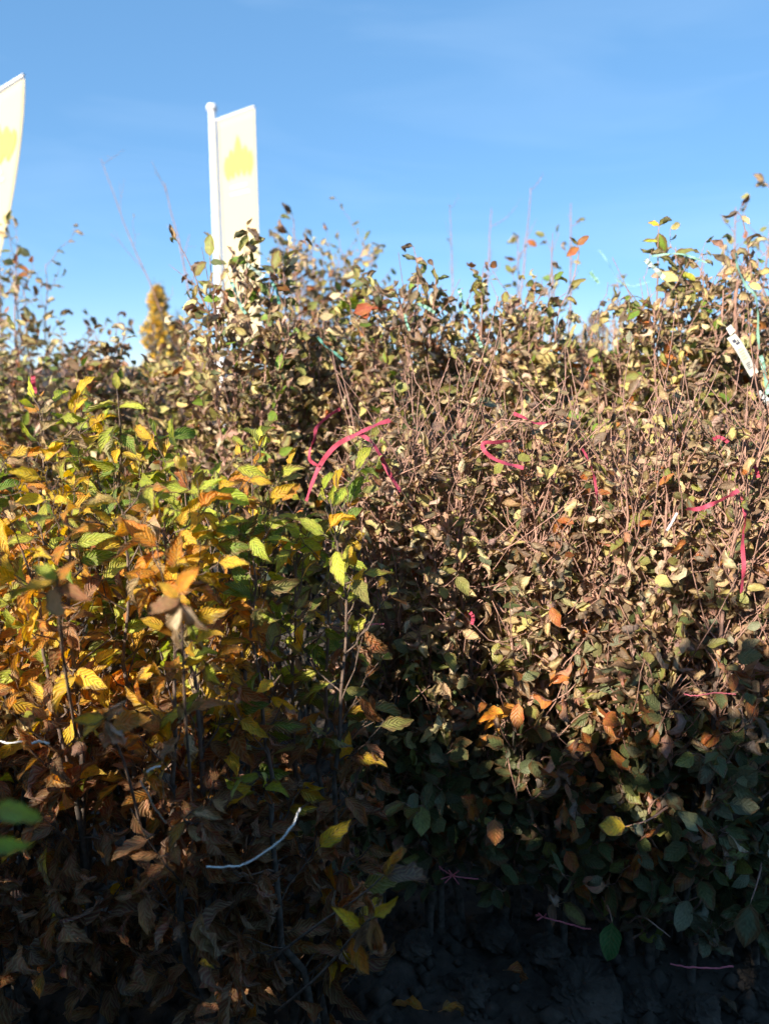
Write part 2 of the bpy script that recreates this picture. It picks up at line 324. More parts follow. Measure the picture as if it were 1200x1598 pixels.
# ------------------------------------------------------------------ ground
def vnoise(x, y, seed=0):
    """Smooth value noise."""
    xi, yi = np.floor(x).astype(int), np.floor(y).astype(int); fx, fy = x - xi, y - yi
    fx, fy = fx * fx * (3 - 2 * fx), fy * fy * (3 - 2 * fy)
    def h(a, b):
        n = (a * 374761393 + b * 668265263 + seed * 144269) & 0x7fffffff; n = ((n ^ (n >> 13)) * 1274126177) & 0x7fffffff
        return ((n ^ (n >> 16)) & 0xffff) / 65535.0
    return (h(xi, yi) * (1 - fx) + h(xi + 1, yi) * fx) * (1 - fy) + (h(xi, yi + 1) * (1 - fx) + h(xi + 1, yi + 1) * fx) * fy
def soil_material():
    m, t, N, L = new_mat('soil'); b = N['Principled BSDF']; b.inputs['Roughness'].default_value = .92; b.inputs['Specular IOR Level'].default_value = .15
    tc = N.new('ShaderNodeTexCoord'); nz = N.new('ShaderNodeTexNoise'); nz.inputs['Scale'].default_value = 22; nz.inputs['Detail'].default_value = 9; nz.inputs['Roughness'].default_value = .65
    n2 = N.new('ShaderNodeTexNoise'); n2.inputs['Scale'].default_value = 4; n2.inputs['Detail'].default_value = 4
    L.new(tc.outputs['Object'], nz.inputs['Vector']); L.new(tc.outputs['Object'], n2.inputs['Vector'])
    r = N.new('ShaderNodeValToRGB'); e = r.color_ramp.elements; e[0].position = .32; e[0].color = (.022, .018, .015, 1); e[1].position = .72; e[1].color = (.14, .112, .088, 1)
    mx = N.new('ShaderNodeMath'); mx.operation = 'MULTIPLY_ADD'; mx.inputs[1].default_value = .5; L.new(n2.outputs['Fac'], mx.inputs[0])
    ml = N.new('ShaderNodeMath'); ml.operation = 'MULTIPLY'; ml.inputs[1].default_value = .5; L.new(nz.outputs['Fac'], ml.inputs[0]); L.new(ml.outputs[0], mx.inputs[2])
    L.new(mx.outputs[0], r.inputs['Fac']); L.new(r.outputs[0], b.inputs['Base Color'])
    bp = N.new('ShaderNodeBump'); bp.inputs['Strength'].default_value = 1; bp.inputs['Distance'].default_value = .012; L.new(nz.outputs['Fac'], bp.inputs['Height']); L.new(bp.outputs[0], b.inputs['Normal'])
    return m
M_SOIL = soil_material()
def ground_z(x, y):
    r = np.hypot(x, y - 2); f = np.clip(1 - (r - 6) / 4, 0, 1)
    z = .05 * (vnoise(x * 5, y * 5, 1) - .5) + .05 * (vnoise(x * 13, y * 13, 2) - .5) + .025 * (vnoise(x * 31, y * 31, 3) - .5)
    return z * f
ax = np.concatenate([-np.geomspace(900, 3.2, 16), np.linspace(-3, 3, 151), np.geomspace(3.2, 900, 16)])
ay = np.concatenate([-np.geomspace(300, 1.6, 10), np.linspace(-1.5, 4.5, 151), np.geomspace(4.7, 900, 18)])
GX, GY = np.meshgrid(ax, ay, indexing='ij'); GV = np.stack([GX, GY, ground_z(GX, GY)], -1).reshape(-1, 3)
ni, nj = GX.shape; I = np.arange(ni - 1)[:, None] * nj; J = np.arange(nj - 1)[None]
GQ = np.stack([I + J, I + nj + J, I + nj + J + 1, I + J + 1], -1).reshape(-1, 4)
tag(link('ground', quad_mesh('ground', GV, GQ, mat=M_SOIL)), 'dark crumbly bare soil under the plants', kind='structure')

# ------------------------------------------------------------------ hornbeams, front left
def G(x, y): return float(ground_z(np.array(x), np.array(y)))
def plant(name, px, Y, label, group, py=800, **k):
    x = bx(px, Y, py); return Plant(name, (x, Y, G(x, Y)), label, group=group, **k)
GH = 'hornbeam bundles in the front row'
Ha = plant('hornbeam_plant', 20, 1.62, 'yellow orange hornbeam bundle at the left edge of the picture', GH, sp='horn', pal=P_HORN_O)
Ha.grow(topz(672, 1.62), 5, .17, .25, 22, .20, .064, sub=2)
Hb = plant('hornbeam_plant', 175, 1.66, 'hornbeam bundle with a bright green shoot topmost at the left', GH, sp='horn', pal=P_HORN_G)
Hb.grow(topz(665, 1.66), 5, .16, .3, 20, .20, .062, sub=2)
Hc = plant('hornbeam_plant', 350, 1.60, 'green topped hornbeam bundle standing behind the blurred orange sprig', GH, sp='horn', pal=P_HORN_G)
Hc.grow(topz(705, 1.60), 5, .16, .3, 20, .18, .060, sub=2)
Hd = plant('hornbeam_plant', 110, 1.32, 'orange and yellow hornbeam bundle with bare dark foot at left', GH, sp='horn', pal=P_HORN_O)
Hd.grow(topz(790, 1.32), 5, .15, .14, 24, .17, .064, sub=2)
He = plant('hornbeam_plant', 330, 1.24, 'brown footed hornbeam bundle with rusty orange leaves above white twine', GH, sp='horn', pal=P_HORN_O, py=1100)
He.grow(topz(830, 1.24), 5, .13, .06, 27, .17, .064, sub=2, hi_len=.75)
Hf = plant('hornbeam_plant', 475, 1.34, 'yellow green hornbeam bundle next to the dark gap in the middle', GH, sp='horn', pal=P_HORN_G, py=1000)
Hf.grow(topz(790, 1.34), 5, .09, .06, 27, .15, .060, sub=2)
Hg = plant('hornbeam_plant', -35, 1.42, 'dark brown hornbeam bundle mostly cut off by the left edge', GH, sp='horn', pal=P_HORN_O, py=1200)
Hg.grow(topz(850, 1.42), 5, .13, .08, 26, .17, .064, sub=2)
# explicit shoots
S3 = lambda *p: [at(*q) for q in p]
Hb.shoot(S3((185, 760, 1.62), (190, 700, 1.58), (186, 640, 1.56), (183, 606, 1.56)),
         [(.98, (0, 0, 1), (.3, -1, .1), .042, LIME, 0), (.75, (-1, -.2, -.15), (0, -.3, 1), .07, LIME, 0), (.7, (.9, -.2, .1), (0, -.4, 1), .06, LIME, 0), (.5, (-.8, -.4, -.4), (-.2, -.6, 1), .07, LIME, 0), (.45, (.6, -.5, -.5), (.2, -.8, .6), .06, GRN, 0), (.3, (1, -.3, -.1), (0, -.6, .8), .06, YEL, 0), (.2, (-.9, -.3, -.5), (0, -1, .4), .065, GRN, 0)])
He.shoot(S3((300, 1250, 1.2), (290, 1120, 1.0), (285, 1000, .90), (280, 925, .86)),
         [(1, (.35, .0, .75), (-.5, -1, .2), .040, (.78, .33, .03), .0), (.97, (-.7, .1, .45), (-.2, -.9, .6), .034, (.75, .42, .04), 0), (.95, (-1, -.1, -.35), (.0, -.8, .6), .044, (.30, .17, .08), 0), (.93, (-.15, -.2, -1), (-.5, -1, .1), .058, (.66, .50, .36), 0), (.92, (.55, -.1, -.6), (-.3, -1, .3), .046, (.52, .36, .28), 0)])
Hd.shoot(S3((120, 1150, 1.25), (100, 1030, 1.0), (92, 950, .84), (90, 905, .80)),
         [(1, (-.5, 0, .35), (-.2, -.8, .8), .036, LIME, 0), (1, (.6, 0, .5), (-.3, -1, .3), .034, ORG, .2), (.95, (-1, -.1, -.15), (-.1, -.5, 1), .056, YEL, 0), (.93, (-.25, 0, -1), (-.3, -1, 0), .050, TAN, 0), (.9, (.9, -.2, -.2), (0, -.7, .7), .042, BRN, 1)])
He.shoot(S3((230, 1330, 1.22), (200, 1210, 1.08), (178, 1150, 1.0), (165, 1120, .97)),
         [(1, (-.9, 0, -.1), (0, -.6, .8), .045, YEL, 0), (.98, (-1, -.1, -.55), (-.2, -.7, .7), .062, YEL, 0), (.96, (.3, -.2, .4), (-.5, -1, .4), .05, MUD, 1), (.94, (.5, -.3, -.5), (0, -1, .3), .05, PNK, 1), (.9, (.1, -.3, -1), (.2, -1, 0), .05, PNK, 1), (.8, (.8, -.1, .3), (0, -.6, .8), .06, ORG, 0)])
He.shoot(S3((420, 1500, 1.2), (500, 1440, 1.12), (560, 1400, 1.08), (600, 1365, 1.06)),
         [(1, (.45, 0, .9), (-.3, -1, .3), .062, ORG, 1), (1, (.9, -.1, .1), (-.2, -.6, .8), .085, MUD, 1), (.75, (.3, -.2, -.9), (-.3, -1, .2), .07, BRN, 1), (.6, (-.3, -.2, -.9), (-.3, -1, .2), .07, BRN, 1), (.5, (.4, -.3, .8), (-.4, -1, .2), .06, RUST, 1)])
He.shoot(S3((430, 1580, 1.18), (500, 1520, 1.08), (560, 1450, 1.02), (585, 1430, 1.0)),
         [(1, (.5, 0, .5), (-.3, -1, .6), .045, YEL, .5), (.95, (.1, -.1, -1), (-.3, -1, .3), .085, BRN, 1), (.85, (-.2, -.1, -1), (-.3, -1, .3), .08, MUD, 1), (.7, (-.5, -.2, .5), (-.3, -1, .6), .06, YEL, 0), (.6, (.3, -.2, -.9), (-.3, -1, .2), .07, ORG, 0), (.5, (-.7, -.2, .2), (-.3, -1, .4), .06, BRN, 1)])
# sprig of a plant just left of the photographer
Hn = plant('hornbeam_plant', -260, .62, 'blurred fresh green leaves poking in at the lower left edge', GH, sp='horn', pal=P_HORN_G, py=1300)
Hn.shoot([(Hn.base[0], .62, 0), at(-200, 1500, .6), at(-90, 1320, .58), at(-8, 1262, .57)],
         [(1, (1, 0, -.12), (-.2, -.7, .8), .040, (.45, .62, .12), 0), (.8, (.2, -.2, 1), (-.4, -.8, .2), .04, GRN, 0), (.7, (-1, 0, .1), (-.4, -.8, .2), .04, GRN, 0)])  # tip leaf coloured lighter in place of sun that is blocked here
Hn.shoot([(Hn.base[0], .62, 0), at(-200, 1500, .6), at(-90, 1370, .58), at(-12, 1318, .57)], [(1, (1, 0, .02), (-.3, -.8, .6), .032, (.48, .64, .12), 0), (.8, (.2, -.2, -1), (-.4, -.8, .2), .04, GRN, 0)])  # tip leaf lightened likewise, sunlight put into its colour
Hn.shoot([(Hn.base[0], .62, 0), at(-240, 1500, .62), at(-220, 1200, .62), at(-260, 900, .64)], [(.9, (-1, 0, .2), (-.4, -.8, .6), .05, GRN, 0), (.7, (1, 0, .2), (-.4, -.8, .6), .04, LIME, 0), (1, (0, 0, 1), (-.4, -.8, .2), .05, LIME, 0)])

# ------------------------------------------------------------------ beeches, right
GR = 'beech bundles in the right hand row'
R = []
for px, Y, top, zlo, lab, sp in (
    (575, 1.74, 700, .22, 'beech bundle half hidden behind the yellow green hornbeam', .10),
    (690, 1.72, 660, .22, 'beech bundle with bare grey foot and pink star tie in the middle', .11),
    (792, 1.74, 655, .22, 'beech bundle below the hook shaped pink tape, in the middle', .11),
    (890, 1.70, 650, .20, 'beech bundle with a copper leaf patch above its pink tied foot', .11),
    (985, 1.68, 655, .12, 'beech bundle with two broad dark green leaves low over the soil', .11),
    (1085, 1.60, 670, .10, 'beech bundle with pink string around its low stems at right', .11),
    (1195, 1.62, 660, .10, 'beech bundle cut by the right edge beneath the white tag', .11)):
    p = plant('beech_plant', px, Y, lab, GR, py=1100)
    p.grow(topz(top, Y), 5, sp, zlo * .55, 36, .17, .045, leafiness=.87, step=.024, r0=.013, foot=.075, bare=20, sub=3, hi_len=.7); R.append(p)
# ------------------------------------------------------------------ second row
G2 = 'beech bundles in the second row'
ORD = ('tall', 'first', 'second', 'third', 'fourth', 'fifth', 'sixth', 'seventh')
R2 = []
specs2 = [(385, 2.50, 430, 'tall beech bundle rising in front of the white flag', .13), (470, 2.62, 496, 'olive beech bundle just right of the one before the flag', .13), (560, 2.66, 512, 'beech bundle with a few red leaves, left of the curled leaf shoot', .12),
          (640, 2.60, 480, 'beech bundle with an upright shoot of curled tan leaves', .12), (725, 2.62, 478, 'beech bundle with a white green tape, mid second row', .12), (805, 2.62, 486, 'olive tan beech bundle left of the bent rusty tipped shoot', .12),
          (880, 2.66, 490, 'beech bundle whose bent shoot carries rusty leaves, left of the cane', .12), (965, 2.62, 500, 'low beech bundle right of the pale bamboo cane', .11), (1050, 2.50, 428, 'tall beech bundle topped by three fresh leaves against the sky', .13),
          (1130, 2.52, 440, 'tall reddish beech bundle behind the white plant tag', .13), (1215, 2.56, 480, 'olive beech bundle behind the tag at the right edge', .13)]
for k2, (px, Y, top, lab, sp) in enumerate(specs2):
    p = plant('beech_plant', px, Y, lab, G2, py=600, pal=P_BACK)
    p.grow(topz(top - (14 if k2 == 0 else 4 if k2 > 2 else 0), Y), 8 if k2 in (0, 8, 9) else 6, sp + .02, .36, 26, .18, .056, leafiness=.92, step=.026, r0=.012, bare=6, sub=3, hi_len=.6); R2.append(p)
def curl(t, n, sz=.05): return [(min(1, t + .04 * i), tuple(rng.normal(size=3) * .8 + np.array([0, 0, -.6])), tuple(rng.normal(size=3) * .5 + np.array([-.3, -1, .4])), sz * rng.uniform(.7, 1.1), (OLV, TAN, MUD, DGR)[rng.integers(4)], 1) for i in range(n)]
R2[0].shoot(S3((340, 520, 2.5), (318, 470, 2.46), (300, 420, 2.44), (275, 372, 2.42)), [(1, (-.3, 0, .9), (-.4, -1, 0), .045, TAN, 1), (.98, (-.8, .1, .2), (0, -1, .5), .035, DGR, 1), (.6, (.5, -.2, .4), (-.3, -1, .5), .06, OLV, 0), (.5, (-.2, -.3, -.6), (-.3, -1, .5), .05, STRAW, 1), (.35, (.7, -.2, .1), (-.3, -1, .5), .055, GRN, 0), (.2, (-.9, -.2, .1), (-.1, -.7, .8), .055, OLV, .5)])
R2[0].shoot(S3((340, 520, 2.5), (335, 470, 2.46), (330, 430, 2.44), (328, 400, 2.44)), [(1, (.1, 0, 1), (-.5, -1, .1), .065, OLV, 0), (.9, (.8, 0, -.1), (-.1, -1, .4), .05, DGR, 0), (.5, (-.8, 0, .3), (-.1, -1, .4), .05, OLV, 1)])
R2[0].shoot(S3((378, 540, 2.48), (384, 460, 2.46), (386, 400, 2.45), (386, 352, 2.44)), [(1, (.3, -.1, .3), (-.3, -1, .4), .03, TAN, 1)] + [(t, (rng.normal() * .5, -.2, -.8), (rng.normal(), -1, .1), .055, c, 1) for t, c in ((.97, MUD), (.94, DGR), (.9, OLV), (.86, MUD), (.8, TAN), (.76, OLV), (.7, DGR))] + [(.78, (1, 0, .1), (0, -.3, 1), .06, OLV, 1), (.6, (-.7, -.2, .3), (-.2, -.8, .5), .05, GRN, 0)])
R2[0].shoot(S3((410, 540, 2.5), (420, 480, 2.48), (430, 440, 2.47), (428, 420, 2.47)), [(1, (.2, 0, .6), (-.3, -1, .3), .06, OLV, 0), (.9, (-.8, -.1, .3), (-.3, -.8, .6), .05, DGR, 1), (.6, (.9, -.1, -.1), (-.3, -.8, .6), .05, RUST, .3)])
R2[3].shoot(S3((640, 540, 2.55), (650, 470, 2.52), (652, 420, 2.52), (645, 385, 2.52)), [(1, (-.9, 0, .1), (-.2, -1, .6), .045, MUD, 1), (.8, (-.9, 0, -.1), (-.1, -.3, 1), .05, DGR, 1), (.75, (.6, -.1, -.3), (-.2, -1, .6), .04, OLV, 1)] + curl(.4, 9, .055))
R2[3].shoot(S3((668, 540, 2.55), (676, 480, 2.52), (680, 440, 2.52), (676, 415, 2.52)), [(1, (-.5, 0, .7), (-.2, -1, .6), .035, MUD, 1), (.95, (.2, 0, -1), (-.6, -1, .2), .05, OLV, 1), (.7, (.9, 0, .1), (-.1, -.4, 1), .045, DGR, 1)] + curl(.35, 6, .05))
R2[4].shoot(S3((750, 540, 2.55), (752, 480, 2.52), (750, 450, 2.52), (755, 425, 2.52)), curl(.6, 7, .05) + curl(.35, 5, .05))
R2[6].shoot(S3((865, 540, 2.6), (872, 485, 2.56), (890, 450, 2.55), (903, 395, 2.54), (900, 382, 2.54)), [(1, (-.4, 0, .5), (-.2, -1, .6), .035, OLV, 1), (.98, (.7, 0, .5), (-.4, -1, .4), .045, COP, .3), (.86, (-.5, 0, -.3), (-.2, -1, .4), .045, COP, .5), (.5, (.6, -.2, .3), (-.2, -1, .4), .055, OLV, .5), (.4, (.8, -.2, -.3), (-.2, -1, .4), .05, STRAW, .5), (.3, (-.7, -.2, .3), (-.2, -1, .4), .05, MUD, 1)])
R2[8].shoot(S3((1022, 520, 2.5), (1026, 430, 2.44), (1026, 380, 2.44), (1028, 352, 2.44)), [(1, (-.8, 0, .3), (-.2, -1, .8), .035, YEL, 0), (1, (.9, 0, .5), (0, -.8, 1), .045, OLV, 1), (.85, (.3, 0, -.9), (-.8, -1, .2), .065, GRN, 0), (.7, (-.9, -.1, -.05), (-.2, -1, .8), .05, LIME, 0), (.55, (-1, -.1, -.3), (0, -.6, 1), .065, OLV, 1), (.5, (.9, -.1, -.2), (0, -.6, 1), .07, OLV, 0), (.35, (.8, -.2, -.3), (-.2, -1, .6), .07, STRAW, 0)])
R2[8].shoot(S3((1058, 520, 2.5), (1057, 450, 2.46), (1054, 410, 2.45), (1054, 385, 2.45)), [(.85, (.9, 0, .15), (-.2, -1, .8), .06, OLV, 0), (.5, (.8, 0, -.3), (-.1, -.8, .8), .065, LIME, 0), (.35, (-.8, 0, .3), (-.1, -.8, .8), .05, OLV, .5)])
R2[8].shoot(S3((1085, 520, 2.5), (1090, 450, 2.46), (1094, 420, 2.45), (1096, 395, 2.45)), [(.3, (.5, 0, .6), (-.1, -.8, .8), .05, MUD, 1), (.5, (-.6, 0, -.4), (-.1, -.8, .8), .05, PNK, 1)])
R2[9].shoot(S3((1120, 520, 2.5), (1132, 440, 2.47), (1130, 400, 2.46), (1126, 372, 2.46)), [(1, (.9, 0, .5), (-.1, -.5, 1), .035, DGR, 1), (.85, (-.7, 0, .2), (-.4, -1, .4), .05, PNK, 1), (.7, (.2, 0, -.9), (-.4, -1, .2), .06, TAN, 1), (.6, (-.8, 0, .3), (-.4, -1, .2), .05, MUD, 1), (.45, (-.3, 0, -.8), (-.4, -1, .4), .06, COP, 1)])
R2[9].shoot(S3((1150, 540, 2.4), (1146, 480, 2.36), (1150, 445, 2.35), (1152, 438, 2.35)), [], r=.006, r1=.0045)
R2[9].shoot(S3((1160, 540, 2.6), (1172, 440, 2.55), (1160, 350, 2.52), (1150, 330, 2.52)), [(1, (-.8, 0, -.6), (-.3, -1, .8), .06, MUD, 1), (.8, (.5, 0, -.6), (-.3, -1, .8), .04, TAN, 1)])

# ------------------------------------------------------------------ third row and the plants further back
G3 = 'hedge plants in the back rows'
for k, (px, Y, top, lab) in enumerate([(455, 3.5, 515, 'blurred olive plant in the third row under the loose brown shrub'), (540, 3.5, 505, 'blurred plant with yellow green and red leaves behind the second row'), (630, 3.5, 505, 'third row plant hidden behind the curled leaf shoot'),
        (720, 3.5, 500, 'third row plant behind the taped bundle in the middle'), (810, 3.5, 498, 'third row plant behind the bent rusty tipped shoot, left of the cane'), (900, 3.5, 512, 'third row plant right behind the pale bamboo cane'), (990, 3.5, 515, 'low third row plant below the gap of sky at right'), (1090, 3.5, 500, 'third row plant behind the tall three leaf bundle'), (1190, 3.6, 478, 'red brown hedge plant behind the tag at far right')]):
    p = plant('beech_plant', px, Y, lab, G3, py=560, pal=P_RUSTY if k == 8 else P_BACK)
    p.grow(topz(top, Y), 5, .16, .45, 20, .20, .068, step=.03, sub=3, hi_len=.6)
GL = 'hedge plants in the left back rows'
for px, Y, top, lab in [(-20, 2.9, 600, 'blurred tan plant of the left back row cut by the left edge'), (70, 3.0, 596, 'tan plant of the left back row below the pink tape'), (150, 2.9, 590, 'tan plant of the left back row left of the green shoot'), (230, 2.95, 586, 'tan plant of the left back row below the golden tree'), (305, 2.8, 560, 'tan plant of the left back row beside the tall bundle'),
                        (20, 4.1, 572, 'far tan plant at left under the loose young trees'), (120, 4.1, 566, 'far tan plant at left with red leaves on top'), (205, 4.1, 565, 'far tan plant left of the golden tree'), (290, 4.1, 552, 'far tan plant right of the golden tree')]:
    p = plant('beech_plant', px, Y, lab, GL, py=600, pal=P_BACK)
    p.grow(topz(top - 14, Y), 5, .16, .45, 20, .20, .066, step=.03, sub=3, hi_len=.6)

def sapling(px, Y, top, label, n=3, spread=.3, size=.05, leafy=.5, br=8, blen=.35, pal=P_BACK, zlo=.4, cat='young tree', group='young trees beyond the hedges', name='young_tree', lean=(0, 0), step=.06, sub=1):
    p = plant(name, px, Y, label, group, py=540, pal=pal); p.root['category'] = cat
    p.grow(topz(top - 12, Y), n, spread, zlo, br, blen, size, leafiness=leafy, step=step, r0=.018, lean=lean, sub=sub); return p
sapling(5, 5.2, 398, 'loose young tree with scattered small leaves at the left edge', 4, .22, .085, .85, 15, .42, step=.06, pal=P_PALE)
sapling(62, 5.4, 425, 'thin young tree with sparse leaves right of the left edge one', 3, .25, .085, .8, 13, .36, step=.065, pal=P_PALE)
sapling(165, 5.6, 505, 'small blurred sapling with reddish leaves between flag and left edge', 4, .2, .09, .9, 12, .25, pal=P_RUSTY)
sapling(505, 6.0, 404, 'loose blurred brown shrub right of the white flag', 13, .42, .085, .75, 22, .45, pal=P_PALE, cat='shrub', step=.06)
sapling(452, 5.0, 350, 'single blurred whip with brown curled leaves right of the flag', 1, .03, .10, .95, 16, .12, pal=P_RUSTY)
for px, Y, top, lean, lab in [(330, 6.5, 265, (-.75, 0), 'bare thin whip leaning left towards the sky before the flagpole'), (352, 6.5, 300, (-.4, 0), 'bare thin whip leaning left close to the flagpole'), (715, 7, 330, (-.1, 0), 'bare upright whip left of the middle skyline pair'), (748, 7, 340, (.1, 0), 'bare upright whip, middle of the skyline trio'), (780, 7, 300, (.2, 0), 'bare upright whip, tallest of the skyline trio')]:
    sapling(px, Y, top, lab, 1, .03, .04, .08, 6, .35, lean=lean, zlo=.5, sub=1)
sapling(800, 6, 372, 'slim whip with tan leaves above the middle of the hedge', 1, .05, .10, .9, 18, .14, pal=P_PALE)
sapling(862, 6, 392, 'slim blurred whip left of the bent rusty tipped shoot', 1, .05, .09, .8, 14, .14)
sapling(893, 6.2, 325, 'slim sparsely leaved whip rising behind the bent rusty tipped shoot', 1, .04, .075, .5, 12, .14)
sapling(963, 5, 440, 'dark blurred whip with mint tape, in the gap of sky', 1, .02, .06, .95, 14, .08)
sapling(1165, 5, 295, 'tall blurred whip with sparse tan leaves at the right edge', 2, .1, .095, .85, 18, .2, pal=P_PALE)
sapling(1190, 5.2, 360, 'leafy blurred whip cut by the right edge', 1, .05, .095, .9, 18, .2, pal=P_PALE)
def columnar(px, Y, top, w, label, pal, n=1400):
    p = plant('columnar_tree', px, Y, label, 'trees on the skyline', py=520, pal=pal, shown=0); p.root['category'] = 'tree'
    H = topz(top, Y); tb = Tubes(); tb.add(p.base + np.array([[0, 0, -.1], [0, 0, H * .5], [.02, 0, H * .97]]), [.09, .06, .01], 7)
    for i in range(60):
        z = rng.uniform(.15, .9) * H; a = rng.uniform(0, 6.28); r = w * .8 * (1 - (z / H)**3); q = p.base + np.array([0, 0, z])
        tb.add([q, q + np.array([math.cos(a) * r * .5, math.sin(a) * r * .5, .25]), q + np.array([math.cos(a) * r, math.sin(a) * r, .7])], [.015, .01, .004], 4)
    p.stems.append(tb)
    for i in range(n):
        z = rng.uniform(.1, 1)**.8; a = rng.uniform(0, 6.28); r = w * (1 - z**3)**.7 * rng.uniform(.45, 1.05) * (.8 + .4 * math.sin(z * 21 + a * 2))
        q = p.base + np.array([math.cos(a) * r, math.sin(a) * r, z * H]); o = np.array([math.cos(a), math.sin(a), .3]); p.leaf_on(q, o, z, .13, None, o)
    return p
P_GOLD = [(YEL, 1, 1, 1, 0), (STRAW, .8, .8, .8, .2), (OLV, .2, .2, .2, .2), (TAN, .4, .4, .4, .5)]
columnar(250, 22, 446, .50, 'golden yellow columnar tree on the skyline at left', P_GOLD, 2800)
columnar(279, 22, 500, .38, 'smaller tan brown tree right beside the golden one', P_RUSTY, 1400)
columnar(930, 34, 486, 1.0, 'low dark brown tree crown in the gap at right', [(RUST, 1, 1, 1, .5), (DBRN, 1, 1, 1, .5), (OLV, .5, .5, .5, .3)], 1600).root.name = 'distant_tree'

# patches of copper and red leaves
def patch(p, n, px, sx, py0, py1, Y, col, size):
    for i in range(n): p.leaf_on(at(rng.normal(px, sx), rng.uniform(py0, py1), Y + rng.uniform(-.03, .12)), unit(rng.normal(size=3)), .5, size, (col, 1, 1, 1, .6), np.array([0, -.6, .2]))
patch(R[3], 20, 920, 40, 1030, 1180, 1.50, COP, .050); patch(R[3], 16, 905, 36, 1180, 1330, 1.50, COP, .050); patch(R[2], 7, 782, 12, 1100, 1150, 1.52, ORG, .045); patch(R[1], 9, 745, 18, 1230, 1330, 1.55, COP, .05)
RED = (.34, .09, .04)
patch(R2[2], 4, 572, 16, 462, 492, 2.50, RED, .05); by = {p.root['label']: p for p in PLANTS}
patch(by['blurred plant with yellow green and red leaves behind the second row'], 4, 588, 12, 450, 475, 3.4, RED, .06); patch(by['blurred plant with yellow green and red leaves behind the second row'], 14, 540, 14, 446, 480, 3.4, LIME, .06)
patch(by['far tan plant at left with red leaves on top'], 10, 150, 18, 560, 575, 3.95, COP, .06)

# unseen hedge row behind the camera, added to shade the feet of the rows
def shade_hedge():
    n = 20000; x = rng.uniform(-6.5, 2.2, n); top = 1.93 + .08 * np.clip((x + 1.7) * 2, -1, 1) + .03 * np.sin(x * 4.1) + .05 * np.sin(x * 11.3 + 1) - .26 * np.exp(-((x + 1.34) / .11)**2)  # top height and its dip set where shade and sun fall
    z = rng.uniform(0, 1, n)**.9 * top + rng.exponential(.07, n); y = -1.25 + rng.normal(size=n) * .25
    V0, _, Q0 = SHAPES['beech_fresh'][2]['lo']; P = np.stack([x, y, z], -1)
    d = unit(rng.normal(size=(n, 3))); nn = unit(np.cross(d, rng.normal(size=(n, 3)))); r = np.cross(d, nn); sz = rng.uniform(.09, .17, n)
    V = P[:, None] + sz[:, None, None] * (V0[None, :, :1] * r[:, None] + V0[None, :, 1:2] * d[:, None] + V0[None, :, 2:] * nn[:, None])
    Q = (Q0[None] + (np.arange(n) * len(V0))[:, None, None]).reshape(-1, 4)
    o = link('shade_hedge_row', quad_mesh('shade_hedge_row', V.reshape(-1, 3), Q, uv=np.tile(SHAPES['beech_fresh'][2]['lo'][1], (n, 1)), col=np.tile([.06, .09, .04, .5], (n * len(V0), 1)), mat=M_BEECH[1]))
    tag(o, 'unseen leafy hedge row behind the camera, shaped to shade the rows', 'hedge', kind='stuff')
shade_hedge()

# ------------------------------------------------------------------ tapes, tags and twine
RIBBON_PTS = []
M_PINK = simple('pink_tape', (.60, .10, .16), .5, 40, .25, .0008, spec=.25, transl=.35)
M_MINT = simple('mint_tape', (.36, .62, .48), .35, spec=.5, transl=.35)
M_TEAL = simple('teal_tape', (.13, .34, .26), .35, spec=.5, transl=.3)
M_WHITE = simple('white_twine', (.80, .77, .70), .5, spec=.5)
M_PSTR = simple('pink_string', (.62, .16, .20), .6)
M_BRSTR = simple('brown_string', (.30, .22, .15), .8)
def ribbon(name, pts, width, mat, label, cat='tape', group=None, twist=0., tilt=0., keep=True):
    """A flat strip through (px, py, Y) points; width in metres; twist in turns."""
    C = spline([at(*p) for p in pts], 10 * (len(pts) - 1) + 1); n = len(C); T = unit(np.gradient(C, axis=0))
    view = unit(C - np.array([0, 0, CAM_H])); A = unit(np.cross(T, view)); B = np.cross(A, T); th = tilt + twist * 2 * math.pi * np.linspace(0, 1, n) + .55 * np.sin(np.linspace(0, 9, n) + len(pts)) + .2 * np.sin(np.linspace(0, 31, n))
    width = width * .74; C = C + unit(B) * (.0025 * np.sin(np.linspace(0, 23, n)))[:, None]
    Wv = (A * np.cos(th)[:, None] + B * np.sin(th)[:, None]) * width / 2; Nn = unit(np.cross(T, Wv)) * .00012
    V = np.concatenate([C - Wv - Nn, C + Wv - Nn, C + Wv + Nn, C - Wv + Nn]); i = np.arange(n - 1)
    Q = np.concatenate([np.stack([a * n + i, a * n + i + 1, b * n + i + 1, b * n + i], -1) for a, b in ((0, 1), (1, 2), (2, 3), (3, 0))])
    c0 = C[n // 2]; o = link(name, quad_mesh(name, V - c0, Q, mat=mat, smooth=False), loc=tuple(c0)); tag(o, label, cat, group)
    if keep: RIBBON_PTS.append((C, width * .5, .72 if 'pink' in name else .97))
    return o
def string(name, pts, r, mat, label, cat='string', group=None, keep=True, ends=()):
    C = spline([at(*p) for p in pts], 8 * (len(pts) - 1) + 1); C = C + np.cumsum(rng.normal(size=C.shape), 0) * .0006; tb = Tubes(); tb.add(C, r * rng.uniform(.8, 1.2, len(C)), 6)
    for e in ends: tb.add(spline([at(*p) for p in e], 6), r * .9, 5)
    c0 = C[len(C) // 2]; o = link(name, tb.mesh(name, mat, c0), loc=tuple(c0)); tag(o, label, cat, group)
    if keep: RIBBON_PTS.append((C, .012, .85))
    return o
GP = 'pink marking tapes in the beech tops'; YT = 1.50
